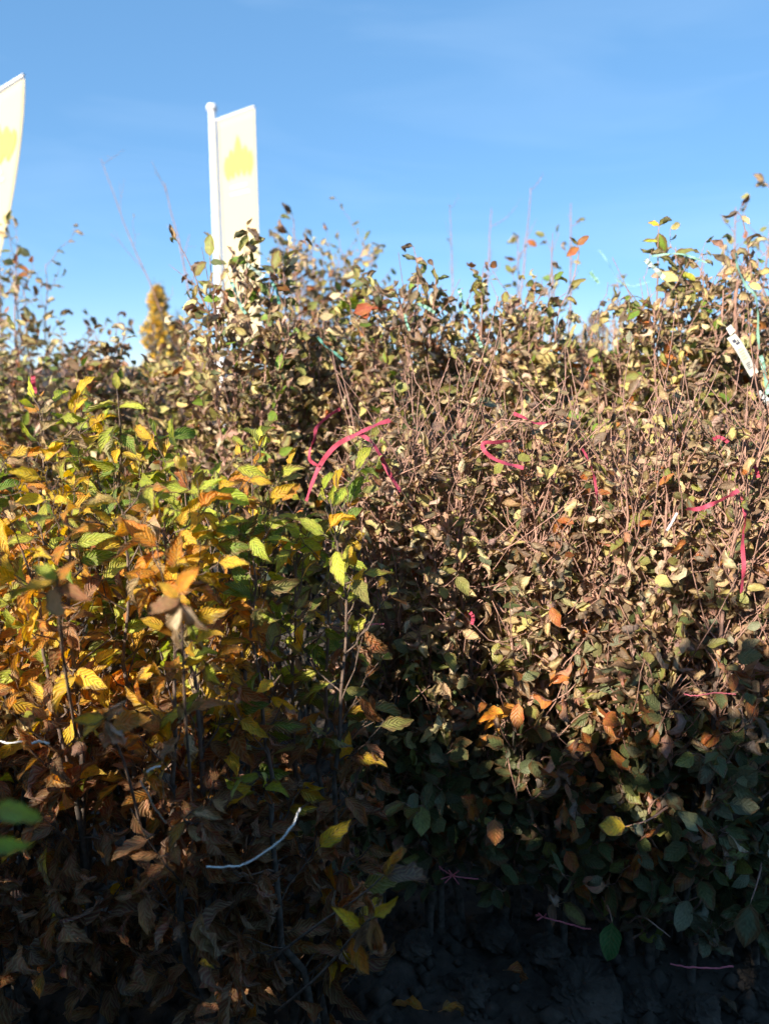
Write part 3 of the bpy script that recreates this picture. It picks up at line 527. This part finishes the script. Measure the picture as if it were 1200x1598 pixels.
ribbon('pink_tape', [(478, 782, YT), (488, 752, YT), (502, 722, YT), (525, 695, YT), (556, 678, YT), (585, 664, YT + .02), (608, 656, YT + .04)], .0125, M_PINK, 'long pink tape arching over the beech tops left of the middle', 'tape', GP, tilt=.4)
ribbon('pink_tape', [(562, 677, YT), (580, 690, YT), (594, 712, YT), (607, 738, YT), (625, 767, YT)], .0115, M_PINK, 'pink tape end hanging right from the long arched tape', 'tape', GP, tilt=.5)
ribbon('pink_tape', [(531, 638, YT + .05), (512, 650, YT + .03), (494, 668, YT), (491, 685, YT), (484, 702, YT), (484, 718, YT), (498, 728, YT)], .010, M_PINK, 'narrow wavy pink tape left above the long arched tape', 'tape', GP, twist=.4)
ribbon('pink_tape', [(797, 688, YT), (775, 690, YT), (754, 692, YT - .01), (757, 705, YT - .02), (775, 718, YT - .02), (796, 725, YT - .01), (816, 730, YT)], .0105, M_PINK, 'pink tape folded into a hook, right of the middle', 'tape', GP, tilt=.3)
ribbon('pink_tape', [(801, 645, YT + .1), (818, 652, YT + .08), (838, 661, YT + .08), (861, 656, YT + .1)], .0105, M_PINK, 'short pink tape above the hook shaped one', 'tape', GP, twist=.3)
ribbon('pink_tape', [(908, 700, YT), (919, 720, YT), (926, 742, YT), (930, 765, YT), (932, 785, YT)], .0075, M_PINK, 'thin pink tape hanging down a pale twig at right', 'tape', GP, tilt=.9)
ribbon('pink_tape', [(1152, 765, YT - .04), (1135, 775, YT - .04), (1112, 786, YT - .04), (1090, 794, YT - .04), (1070, 794, YT - .04)], .0115, M_PINK, 'slanting pink tape near the right edge', 'tape', GP, tilt=.5)
ribbon('pink_tape', [(1158, 775, YT - .04), (1162, 810, YT - .04), (1158, 850, YT - .04), (1160, 885, YT - .04), (1156, 925, YT - .03)], .0105, M_PINK, 'long pink tape hanging straight down near the right edge', 'tape', GP, tilt=.6)
ribbon('pink_tape', [(1112, 686, YT), (1122, 682, YT), (1135, 690, YT)], .010, M_PINK, 'small knot of pink tape above the slanting tape', 'tape', GP)
ribbon('pink_tape', [(1172, 722, YT), (1178, 730, YT), (1183, 745, YT)], .010, M_PINK, 'tiny red pink tape end at the right edge', 'tape', GP)
ribbon('white_tape', [(1056, 800, YT - .04), (1048, 815, YT - .04), (1040, 828, YT - .04)], .006, simple('white_tape', (.8, .75, .75), .4), 'small white tape end below the slanting pink tape', 'tape')
ribbon('pink_tape', [(733, 955, YT - .03), (738, 963, YT - .03), (736, 974, YT - .03)], .010, M_PINK, 'small crumpled pink tape on the shaded edge of the middle', 'tape', GP)
ribbon('pink_tape', [(52, 586, 2.75), (53, 600, 2.75), (55, 614, 2.75)], .022, M_PINK, 'blurred red pink tape far left in the back row', 'tape', GP)
GM = 'mint and white tapes on the second row'; YM = 2.30
ribbon('mint_tape', [(385, 412, YM), (396, 420, YM), (412, 432, YM)], .016, simple('pale_mint_tape', (.50, .60, .50), .4, transl=.3), 'pale mint tape slanting before the flag', 'tape', GM, tilt=.4)
ribbon('mint_tape', [(361, 440, YM), (368, 455, YM), (375, 475, YM), (384, 490, YM)], .013, M_MINT, 'mint tape hanging left of the pale slanting one', 'tape', GM, tilt=.6)
ribbon('mint_tape', [(424, 440, YM), (432, 455, YM), (436, 475, YM)], .012, M_TEAL, 'dull teal tape bending right of the flag', 'tape', GM, tilt=.6)
ribbon('mint_tape', [(496, 526, YM), (508, 540, YM), (522, 550, YM), (536, 562, YM)], .011, M_TEAL, 'teal tape lying on the olive bundle, left of the middle', 'tape', GM, tilt=.7)
ribbon('mint_tape', [(716, 450, YM), (721, 468, YM), (727, 490, YM)], .014, M_MINT, 'pale mint tape upright in the mid skyline', 'tape', GM, tilt=.6)
ribbon('mint_tape', [(742, 520, YM - .05), (747, 530, YM - .05), (751, 542, YM - .05)], .013, M_MINT, 'white green tape end below the upright mint tape', 'tape', GM, tilt=.3)
ribbon('mint_tape', [(632, 490, YM), (634, 502, YM), (639, 516, YM)], .009, M_MINT, 'small mint tape below the curled leaf shoot', 'tape', GM)
ribbon('mint_tape', [(652, 474, YM + .1), (666, 480, YM + .1), (678, 488, YM + .1)], .014, M_MINT, 'pale mint tape flat between the two curled shoots', 'tape', GM)
ribbon('mint_tape', [(1006, 405, YM), (1018, 416, YM), (1036, 434, YM)], .018, simple('bright_tape', (.55, .65, .58), .4, transl=.3), 'bright white mint tape left of the three leaf shoot', 'tape', GM, tilt=.3)
ribbon('mint_tape', [(1016, 400, YM), (1045, 396, YM), (1065, 397, YM), (1085, 403, YM), (1102, 410, YM)], .008, M_MINT, 'thin mint tape running right behind the three leaf shoot', 'tape', GM, tilt=.5)
ribbon('mint_tape', [(1148, 395, YM), (1150, 415, YM), (1163, 445, YM), (1178, 462, YM), (1182, 490, YM), (1182, 520, YM), (1184, 545, YM)], .012, M_MINT, 'long mint and white tape looping down at the right edge', 'tape', GM, tilt=.4, twist=.3)
ribbon('mint_tape', [(1186, 555, YM - .1), (1192, 580, YM - .1), (1198, 615, YM - .1)], .016, M_MINT, 'mint tape beside the white tag at the right edge', 'tape', GM, tilt=.4)
ribbon('mint_tape', [(920, 424, 4.6), (926, 432, 4.6), (934, 442, 4.6)], .03, M_MINT, 'blurred mint tape flying in the gap of sky', 'tape', GM)
ribbon('mint_tape', [(934, 390, 4.8), (950, 412, 4.8), (962, 436, 4.8), (985, 446, 4.8), (1012, 440, 4.8)], .012, M_MINT, 'blurred mint tape strung from the dark whip in the gap', 'tape', GM, tilt=.5)
GS = 'pink strings tying the beech feet'
string('pink_string', [(685, 1352, 1.60), (694, 1360, 1.59), (705, 1366, 1.59), (720, 1368, 1.59), (745, 1371, 1.60)], .0016, M_PSTR, 'pink star shaped knot tying bare stems in the middle', 'string', GS, ends=[[(706, 1366, 1.585), (694, 1378, 1.58)], [(706, 1366, 1.585), (716, 1380, 1.58)], [(706, 1366, 1.585), (700, 1358, 1.58)], [(706, 1366, 1.585), (716, 1359, 1.58)], [(706, 1366, 1.585), (688, 1372, 1.58)]])
string('pink_string', [(836, 1428, 1.56), (846, 1431, 1.55), (860, 1432, 1.55), (880, 1437, 1.55), (900, 1441, 1.56), (922, 1443, 1.60)], .0019, M_PSTR, 'pink string with knot around the stems above the clods', 'string', GS, ends=[[(846, 1431, 1.545), (838, 1436, 1.54)], [(846, 1431, 1.545), (840, 1425, 1.54)], [(848, 1432, 1.545), (852, 1426, 1.54)]])
string('pink_string', [(1046, 1504, 1.47), (1070, 1508, 1.46), (1100, 1507, 1.46), (1143, 1503, 1.47)], .0019, M_PSTR, 'taut pink string around the low stems at lower right', 'string', GS)
string('pink_string', [(1066, 1083, 1.46), (1085, 1085, 1.46), (1110, 1082, 1.46), (1145, 1084, 1.47)], .0014, M_PSTR, 'thin pink string across the dark green leaves at right', 'string', GS)
string('pink_string', [(544, 962, 1.42), (553, 974, 1.42), (572, 976, 1.42), (600, 972, 1.44)], .0013, M_PSTR, 'thin dark pink string in the gap right of the hornbeam', 'string', GS)
string('white_twine', [(324, 1352, 1.02), (350, 1353, 1.01), (385, 1345, 1.0), (420, 1327, 1.0), (448, 1303, 1.0), (462, 1283, 1.01), (467, 1264, 1.03)], .0015, M_WHITE, 'bright white twine curving across the brown hornbeam foot', 'twine')
string('white_twine', [(0, 1157, 1.18), (14, 1161, 1.18), (36, 1161, 1.18)], .0016, M_WHITE, 'short white twine at the left edge', 'twine')
string('white_twine', [(50, 1160, 1.18), (62, 1156, 1.18), (75, 1157, 1.18)], .0022, M_WHITE, 'stubby white twine end near the left edge', 'twine')
string('white_twine', [(229, 1204, 1.02), (238, 1200, 1.02), (249, 1195, 1.02)], .0014, M_WHITE, 'tiny white twine glint under the yellow leaf', 'twine')
string('brown_string', [(220, 1217, 1.02), (232, 1240, 1.01), (245, 1268, 1.01), (258, 1284, 1.02)], .0013, M_BRSTR, 'thin pale string hanging in the brown hornbeam leaves', 'string')

# plant tag with print
def plant_tag():
    a, b = at(1140, 524, 2.26), at(1178, 584, 2.24); T = unit(b - a); Wd = unit(np.cross(T, np.array([0, 1, 0.]))) * .0135; root = link('plant_tag', None, loc=tuple(a)); tag(root, 'white printed plant tag hanging in the beech tops at right', 'tag')
    nrm = unit(np.cross(Wd, T)); nrm = nrm if nrm[1] < 0 else -nrm
    n = 9; f = np.linspace(0, 1, n)[:, None]; C = (b - a) * f + nrm * .006 * np.sin(f * 5)
    V = np.concatenate([C - Wd, C + Wd, C + Wd - nrm * .0006, C - Wd - nrm * .0006]); i = np.arange(n - 1)
    Q = np.concatenate([np.stack([p * n + i, p * n + i + 1, q * n + i + 1, q * n + i], -1) for p, q in ((0, 1), (1, 2), (2, 3), (3, 0))])
    link('strip', quad_mesh('strip', V, Q, mat=simple('tag_plastic', (.48, .47, .42), .4), smooth=False), root)
    ink = simple('tag_ink', (.05, .05, .07), .6); pale = simple('tag_ink_pale', (.45, .40, .20), .6)
    def patch(f0, f1, w0, w1, m):
        P = lambda ff, ww: (b - a) * ff + nrm * (.006 * math.sin(ff * 5) + .0012) + Wd * ww
        link('print', quad_mesh('print', [P(f0, w0), P(f0, w1), P(f1, w1), P(f1, w0)], [[0, 1, 2, 3]], mat=m, smooth=False), root)
    patch(.10, .17, -.5, .2, ink); patch(.19, .24, -.2, .6, ink); patch(.14, .22, .35, .6, ink)
    for k in range(5): patch(.34 + k * .06, .355 + k * .06, -.6, rng.uniform(.0, .6), pale)
    for k in range(4): patch(.70 + k * .04, .715 + k * .04, -.5, rng.uniform(.0, .5), ink)
    c = [at(1132, 512, 2.27), at(1140, 506, 2.26), at(1147, 516, 2.25), at(1139, 524, 2.255)]
    link('loop', quad_mesh('loop', np.array(c) - a, [[0, 1, 2, 3]], mat=simple('tag_loop', (.48, .48, .44), .4), smooth=False), root)
    RIBBON_PTS.append((C + a, .02, .97))
plant_tag()
ribbon('white_label', [(1182, 612, 2.2), (1192, 620, 2.2), (1200, 632, 2.2)], .022, simple('label_paper', (.48, .48, .45), .5), 'crumpled white label below the tag at the right edge', 'tag')

# bamboo canes
M_CANE = simple('bamboo', (.32, .25, .14), .5, 30, .2)
for px, Y, y0, y1, r, lab in ((910, 2.95, 505, 680, .0075, 'pale bamboo cane standing in the hedge right of the middle'), (945, 4.4, 512, 600, .008, 'blurred bamboo cane in the gap, left one of a pair'), (957, 4.4, 514, 600, .006, 'blurred thin bamboo cane in the gap, right one of a pair')):
    x = bx(px, Y, 560); top = topz(y0, Y); root = link('bamboo_cane', None, loc=(x, Y, 0)); tag(root, lab, 'cane', 'bamboo canes')
    tb = Tubes(); tb.add([(x, Y, -.05), (x + .003, Y, top * .5), (x, Y, top)], [r, r * .95, r * .85], 10)
    cn = link('pole', tb.mesh('pole', M_CANE, (x, Y, 0)), root)
    for z in np.arange(.25, top, .21):
        t2 = Tubes(); t2.add([(0, 0, z - .006), (0, 0, z - .002), (0, 0, z + .002), (0, 0, z + .006)], [r * .9, r * 1.14, r * 1.14, r * .9], 10); link('node', t2.mesh('node', M_CANE), root)
    RIBBON_PTS.append((np.array([[x, Y, z] for z in np.linspace(topz(600 if Y < 4 else 550, Y), top, 12)]), .004 if Y < 4 else .001, .97 if Y < 4 else .8))

# ------------------------------------------------------------------ flags
M_FLAG = simple('flag_cloth', (.76, .64, .40), .8, transl=.25); M_POLE = simple('white_pole', (.80, .80, .80), .35)
M_EMB = simple('flag_emblem', (.74, .73, .15), .8, transl=.2); M_PRT = simple('flag_print', (.70, .62, .58), .8)
def flag(px, Y, top_py, arm_px, arm_py, length, label_p, label_f, lean_px, yaw, bottom_w=1.0):
    x = bx(px, Y, 300); z1 = topz(top_py, Y); pole = link('flagpole', None, loc=(x, Y, 0)); tag(pole, label_p, 'flagpole', 'white flagpoles')
    tb = Tubes(); tb.add([(0, 0, -.2), (0, 0, z1 * .5), (0, 0, z1 * .75), (0, 0, z1)], [.085, .078, .072, .064], 14); link('mast', tb.mesh('mast', M_POLE), pole)
    tb = Tubes(); tb.add([(0, 0, z1 - .02), (0, 0, z1), (0, 0, z1 + .06), (0, 0, z1 + .10), (0, 0, z1 + .12)], [.06, .095, .098, .07, .003], 14); link('cap', tb.mesh('cap', M_POLE), pole)
    a0 = np.array([.07, 0, z1 - .17]); e = at(arm_px, arm_py, Y + yaw) - np.array([x, Y, 0]); ta = Tubes(); ta.add([a0 - np.array([.07, 0, 0]), a0, e], [.022, .022, .018], 8); link('arm', ta.mesh('arm', M_POLE), pole)
    fl = link('flag', None, loc=(x, Y, 0)); tag(fl, label_f, 'flag', 'white flags')
    def surf(u, v):      # u along the arm, v down
        u = np.asarray(u, float); v = np.asarray(v, float); P = a0 + np.array([.03, 0, -.03]) + (e - a0) * (u * (1 - v * (1 - bottom_w)))[..., None] * np.array([.97, .97, 1 ]) 
        P = P + np.stack([lean_px * v**1.4, .05 * np.sin(u * 5 + v * 4 + 1) * (.25 + v * .6) * u, -v * length + 0 * u], -1)
        P[..., 2] -= (e - a0)[2] * 0
        return P
    U, Vv = np.meshgrid(np.linspace(0, 1, 15), np.linspace(0, 1, 29), indexing='ij'); P = surf(U, Vv).reshape(-1, 3); i = np.arange(14)[:, None] * 29; j = np.arange(28)[None]
    cl = link('cloth', quad_mesh('cloth', P, np.stack([i + j, i + 29 + j, i + 30 + j, i + j + 1], -1).reshape(-1, 4), mat=M_FLAG), fl)
    md = cl.modifiers.new('thickness', 'SOLIDIFY'); md.thickness = .004
    off = np.array([-.004, -.012, 0])
    for cu, lean_, h0, h1, w in ((.55, .00, .085, .262, .24), (.40, -.05, .135, .265, .24), (.70, .05, .135, .265, .24), (.27, -.05, .16, .27, .20), (.84, .05, .16, .27, .16)):
        t = np.linspace(0, 1, 9); ww = w * np.sin(np.pi * np.clip(t, .02, .98))**.8; cv = h0 + (h1 - h0) * t; cu_ = cu + lean_ * (1 - t) - .02
        Pm = np.stack([surf(cu_ - ww / 2, cv), surf(cu_ - ww / 6, cv), surf(cu_ + ww / 6, cv), surf(cu_ + ww / 2, cv)], 1).reshape(-1, 3) + off
        ii = np.arange(8)[:, None] * 4; jj = np.arange(3)[None]
        link('emblem_leaf', quad_mesh('emblem_leaf', Pm, np.stack([ii + jj, ii + jj + 1, ii + jj + 5, ii + jj + 4], -1).reshape(-1, 4), mat=M_EMB), cl)
    for v0, u0, u1 in ((.295, .3, .75), (.325, .28, .8)):
        uu = np.linspace(u0, u1, 9); Pm = np.stack([surf(uu, np.full(9, v0)), surf(uu, np.full(9, v0 + .010))], 1).reshape(-1, 3) + off; k = np.arange(8) * 2
        link('print_line', quad_mesh('print_line', Pm, np.stack([k, k + 1, k + 3, k + 2], -1), mat=M_PRT), cl)
flag(336, 15, 172, 397, 166, 3.9, 'white flagpole behind the tall beech bundle', 'white flag with yellow leaf emblem on the pole behind the beeches', 0.02, -.8, .98)
flag(-52, 9.5, 150, 38, 117, 2.9, 'white flagpole standing outside the left edge', 'white flag with yellow emblem cut by the left edge', -.85, -.4, 1.0)

# ------------------------------------------------------------------ clods, fallen leaves
def clod(px, py, r, label, flat=.7):
    r = r * .8
    ang = math.atan((py - CY) / F_PX) + PITCH; Y = CAM_H / math.tan(ang); p = at(px, py, Y); n_u, n_v = 40, 24
    th = np.linspace(0, 2 * np.pi, n_u, endpoint=False); ph = np.linspace(.02, np.pi - .02, n_v); TH, PH = np.meshgrid(th, ph, indexing='ij')
    d = np.stack([np.sin(PH) * np.cos(TH), np.sin(PH) * np.sin(TH), np.cos(PH)], -1)
    ax_ = unit(rng.normal(size=(9, 3))); cut = rng.uniform(.62, .95, 9); rad = np.min(cut / np.maximum(np.einsum('ijk,lk->ijl', d, ax_), 1e-3).clip(.25), -1).clip(0, 1.15)  # facetted lump
    s = rng.integers(1e4); rad = rad * (1 + .25 * (vnoise(d[..., 0] * 3 + 7, d[..., 1] * 3 + d[..., 2] * 4, s) - .5) + .26 * (vnoise(d[..., 0] * 6 + d[..., 2] * 7, d[..., 1] * 6 - d[..., 2] * 5, s + 1) - .5) + .16 * (vnoise(d[..., 0] * 14 + d[..., 2] * 13, d[..., 1] * 14 - d[..., 2] * 9, s + 2) - .5))
    V = (d * rad[..., None] * r * np.array([1, 1, flat])).reshape(-1, 3); i = np.arange(n_u)[:, None]; j = np.arange(n_v - 1)[None]
    Q = np.stack([i * n_v + j, i * n_v + j + 1, (i + 1) % n_u * n_v + j + 1, (i + 1) % n_u * n_v + j], -1).reshape(-1, 4)
    o = link('soil_clod', quad_mesh('soil_clod', V, Q, mat=M_SOIL, smooth=False), loc=(p[0], p[1], G(p[0], p[1]) + r * flat * .45)); tag(o, label, 'soil clod', 'clods of soil on the ground')
for a in ((775, 1470, .070, 'broad soil clod between the bare stems in the middle'), (812, 1418, .04, 'small soil clod behind the broad middle one'), (925, 1480, .060, 'blocky soil clod below the pink knotted string'), (905, 1560, .095, 'largest flat soil clod at the bottom right of the middle'),
          (1000, 1560, .065, 'upright soil clod left of the low pink string'), (850, 1510, .055, 'rounded soil clod left of the largest one'), (1090, 1590, .07, 'pale grey clod at the bottom edge, lower right'), (735, 1540, .065, 'soil clod near the fallen orange leaves'), (690, 1450, .045, 'soil clod beside the foot of the middle stems'), (650, 1500, .055, 'dark soil clod next to the brown hornbeam foot'), (1010, 1450, .05, 'soil clod under the two broad green leaves'), (1185, 1560, .06, 'soil clod at the lower right corner')): clod(*a)
def crumbs():
    n = 5000; x = rng.uniform(-1.1, 1.3, n); y = rng.uniform(1.05, 2.6, n); r = np.minimum(rng.exponential(.008, n) + .003, .035); z = ground_z(x, y)
    b0 = np.array([[1, 0, 0], [0, 1, 0], [-1, 0, 0], [0, -1, 0], [0, 0, 1], [0, 0, -1.]]); V = np.stack([x, y, z + r * .3], -1)[:, None] + b0[None] * r[:, None, None] * rng.uniform(.6, 1.2, (n, 6, 1))
    tri = np.array([[0, 1, 4], [1, 2, 4], [2, 3, 4], [3, 0, 4], [1, 0, 5], [2, 1, 5], [3, 2, 5], [0, 3, 5]]); Q = (tri[None] + (np.arange(n) * 6)[:, None, None]).reshape(-1, 3)
    tag(link('soil_crumbs', quad_mesh('soil_crumbs', V.reshape(-1, 3), Q, mat=M_SOIL)), 'loose soil crumbs strewn over the ground', 'soil', kind='stuff')
crumbs()
def fallen(px, py, rot, size, col, sp, label, lift=.02):
    ang = math.atan((py - CY) / F_PX) + PITCH; Y = (CAM_H - .03) / math.tan(ang); p = at(px, py, Y); o = link('fallen_leaf', SHAPES[sp][rng.integers(len(SHAPES[sp]))]['mesh'], loc=(p[0], p[1], G(p[0], p[1]) + lift))
    o.rotation_euler = (rng.uniform(-.2, .3), rng.uniform(-.3, .3), rot); o.scale = (size,) * 3; o.color = (*col, rng.random()); tag(o, label, 'leaf', 'leaves fallen on the soil')
fallen(660, 1575, 1.2, .075, ORG, 'horn_dry', 'orange fallen leaf at the bottom edge, left of the twin leaves', .05); fallen(690, 1580, -1.0, .07, ORG, 'horn_dry', 'orange fallen leaf at the bottom edge beside another', .05); fallen(790, 1535, -1.3, .07, RUST, 'horn_dry', 'rusty fallen leaf on the dark soil in the middle', .06)
fallen(640, 1470, 2.2, .05, MUD, 'beech_dry', 'grey brown fallen leaf by the middle stem foot'); fallen(1150, 1575, .4, .05, MUD, 'beech_dry', 'dull fallen leaf at the lower right')
# low explicit leaves of the right row
R[4].shoot(S3((980, 1440, 1.6), (1000, 1430, 1.5), (1030, 1450, 1.46), (1045, 1462, 1.45)), [(1, (-.25, -.1, -1), (-.2, -1, .3), .075, DGR, 0), (1, (.35, -.1, -1), (.2, -1, .3), .072, DGR, 0)])
R[4].shoot(S3((940, 1400, 1.6), (950, 1420, 1.5), (955, 1440, 1.47)), [(1, (-.1, -.1, -1), (-.2, -1, .2), .085, (.06, .14, .04), 0), (.7, (-.8, -.1, -.7), (-.2, -1, .3), .08, (.05, .12, .04), 0)])
R[6].shoot(S3((1190, 1340, 1.5), (1180, 1380, 1.45), (1170, 1410, 1.42)), [(1, (-.1, -.1, -1), (-.2, -1, .3), .095, GRYG, 0)])
R[5].shoot(S3((1040, 1260, 1.5), (1010, 1280, 1.46), (975, 1290, 1.44)), [(1, (-.7, -.1, .1), (-.2, -.8, .7), .06, YEL, 0)])

# the rows go on past both edges of the picture
for od, (px, Y, top) in zip(('first', 'second', 'third'), ((1305, 1.64, 662), (1415, 1.66, 664), (1530, 1.66, 660))):
    p = plant('beech_plant', px, Y, f'{od} beech bundle of the right hand row past the right edge', GR, py=1100, shown=0); p.grow(topz(top, Y), 4, .11, .1, 22, .17, .055, step=.032, r0=.013, foot=.075, bare=6, sub=3)
for od, (px, Y, top) in zip(('first', 'second', 'third'), ((1305, 2.56, 480), (1395, 2.6, 484), (1485, 2.6, 480))):
    p = plant('beech_plant', px, Y, f'{od} beech bundle of the second row past the right edge', G2, py=600, pal=P_BACK, shown=0); p.grow(topz(top, Y), 4, .14, .36, 18, .18, .065, step=.034, bare=4, sub=3)
for od, (px, Y, top) in zip(('first', 'second', 'third'), ((1290, 3.6, 490), (1390, 3.6, 495), (1490, 3.6, 492))):
    p = plant('beech_plant', px, Y, f'{od} beech bundle of the third row past the right edge', G3, py=560, pal=P_BACK, shown=0); p.grow(topz(top, Y), 4, .16, .4, 15, .20, .075, step=.036, sub=3)
for od, (px, Y, top) in zip(('first', 'second', 'third'), ((-120, 1.62, 690), (-260, 1.62, 685))):
    p = plant('hornbeam_plant', px, Y, f'{od} hornbeam bundle of the front row past the left edge', GH, sp='horn', pal=P_HORN_O, shown=0); p.grow(topz(top, Y), 4, .16, .2, 18, .19, .066, sub=2)
for od, (px, Y, top) in zip(('first', 'second', 'third'), ((-110, 2.95, 590), (-200, 2.95, 592), (-290, 2.95, 588))):
    p = plant('beech_plant', px, Y, f'{od} tan bundle of the left back row past the left edge', GL, py=600, pal=P_BACK, shown=0); p.grow(topz(top, Y), 4, .16, .4, 15, .20, .070, step=.036, sub=3)

# ------------------------------------------------------------------ leaves: cull what would hide tapes, then leaf objects and the foliage mass
def finish():
    P = np.array([l[0] for p in PLANTS for l in p.L]); D = np.array([l[1] for p in PLANTS for l in p.L]); Nn = np.array([l[2] for p in PLANTS for l in p.L])
    rest = np.array([l[3:] for p in PLANTS for l in p.L], float); own = np.concatenate([np.full(len(p.L), i) for i, p in enumerate(PLANTS)])
    size, kind, var, col = rest[:, 0], rest[:, 1].astype(int), rest[:, 2].astype(int), rest[:, 3:7]
    Y = unit(D); Z = unit(Nn - (Nn * Y).sum(1)[:, None] * Y); X = np.cross(Y, Z)
    ctr = P + Y * size[:, None] * .45; u, v, dep = project(ctr); keep = np.ones(len(P), bool)
    for C, rad, pr in RIBBON_PTS:       # tapes lie on the outside of the foliage
        cu, cv, cd = project(C); near = (np.abs(u - cu.mean()) < 250) & (np.abs(v - cv.mean()) < 250); k = np.where(near)[0]
        d2 = np.hypot(u[k][:, None] - cu[None], v[k][:, None] - cv[None]); m = d2.argmin(1); rp = (size[k] * .36 + rad) * F_PX / dep[k]
        keep[k[(d2.min(1) < rp) & (dep[k] < cd[m] + .03) & (rng.random(len(k)) < pr)]] = False
    keep &= ~((dep < .45) & (dep > 0) & (own != PLANTS.index(Hn)))
    P, size, kind, var, col, own, X, Y, Z = [a[keep] for a in (P, size, kind, var, col, own, X, Y, Z)]
    # how much of each leaf shows: a small depth buffer
    W_, H_ = 300, 400; sc = W_ / 1200.0; ts = np.linspace(.08, .95, 6); ss = np.linspace(-.24, .24, 5); best = np.full(W_ * H_, 1e9); idx = []; ids = np.arange(len(P))
    for t in ts:
        for s_ in ss:
            a, b, d = project(P + size[:, None] * (Y * t + X * s_ * math.sin(math.pi * t))); ix, iy = (a * sc).astype(int), (b * sc).astype(int); ok = (ix >= 0) & (ix < W_) & (iy >= 0) & (iy < H_) & (d > .1)
            lin = iy[ok] * W_ + ix[ok]; np.minimum.at(best, lin, d[ok]); idx.append((lin, ids[ok], d[ok]))
    seen = np.zeros(len(P))
    for lin, i, d in idx: np.add.at(seen, i, (d <= best[lin] + .004) * 1.0)
    dep = project(P)[2]; seen = seen * (size / np.maximum(dep, .2))**2
    n_obj = 0
    for pi, p in enumerate(PLANTS):
        me = np.where(own == pi)[0]; order = me[np.argsort(-seen[me])]
        big = order[(seen[order] > 1e-9) & (size[order] / np.maximum(dep[order], .2) * F_PX > 11)][:p.shown]
        hornb = p.sp == 'horn'; b = p.base
        for i in big:
            k = KINDS[kind[i]]; s_ = size[i]; o = bpy.data.objects.new('leaf', SHAPES[k][var[i]]['mesh']); COL.objects.link(o); o.parent = p.root
            x, y, z, q = X[i] * s_, Y[i] * s_, Z[i] * s_, P[i] - b
            o.matrix_basis = Matrix(((x[0], y[0], z[0], q[0]), (x[1], y[1], z[1], q[1]), (x[2], y[2], z[2], q[2]), (0, 0, 0, 1))); o.color = col[i]
        n_obj += len(big)
        rem = np.setdiff1d(me, big)
        if len(rem):
            V, Q, UV, CC, n = [], [], [], [], 0
            for k in np.unique(kind[rem]):
                for vr in np.unique(var[rem][kind[rem] == k]):
                    g = rem[(kind[rem] == k) & (var[rem] == vr)]; lv, luv, lq = SHAPES[KINDS[k]][vr]['lo']
                    vv = (P[g] - b)[:, None] + size[g][:, None, None] * (lv[None, :, :1] * X[g][:, None] + lv[None, :, 1:2] * Y[g][:, None] + lv[None, :, 2:] * Z[g][:, None])
                    V.append(vv.reshape(-1, 3)); Q.append((lq[None] + (np.arange(len(g)) * len(lv))[:, None, None]).reshape(-1, 4) + n); UV.append(np.tile(luv, (len(g), 1))); CC.append(np.repeat(col[g], len(lv), 0)); n += len(g) * len(lv)
            o = link('foliage', quad_mesh('foliage', np.vstack(V), np.vstack(Q), uv=np.vstack(UV), col=np.vstack(CC), mat=(M_HORN if hornb else M_BEECH)[1]), p.root); o['kind'] = 'stuff'
        for tb in p.stems: link('stem', tb.mesh('stem', p.bark, b), p.root)
    print('LEAVES', len(P), 'objects', n_obj, 'plants', len(PLANTS))
finish()
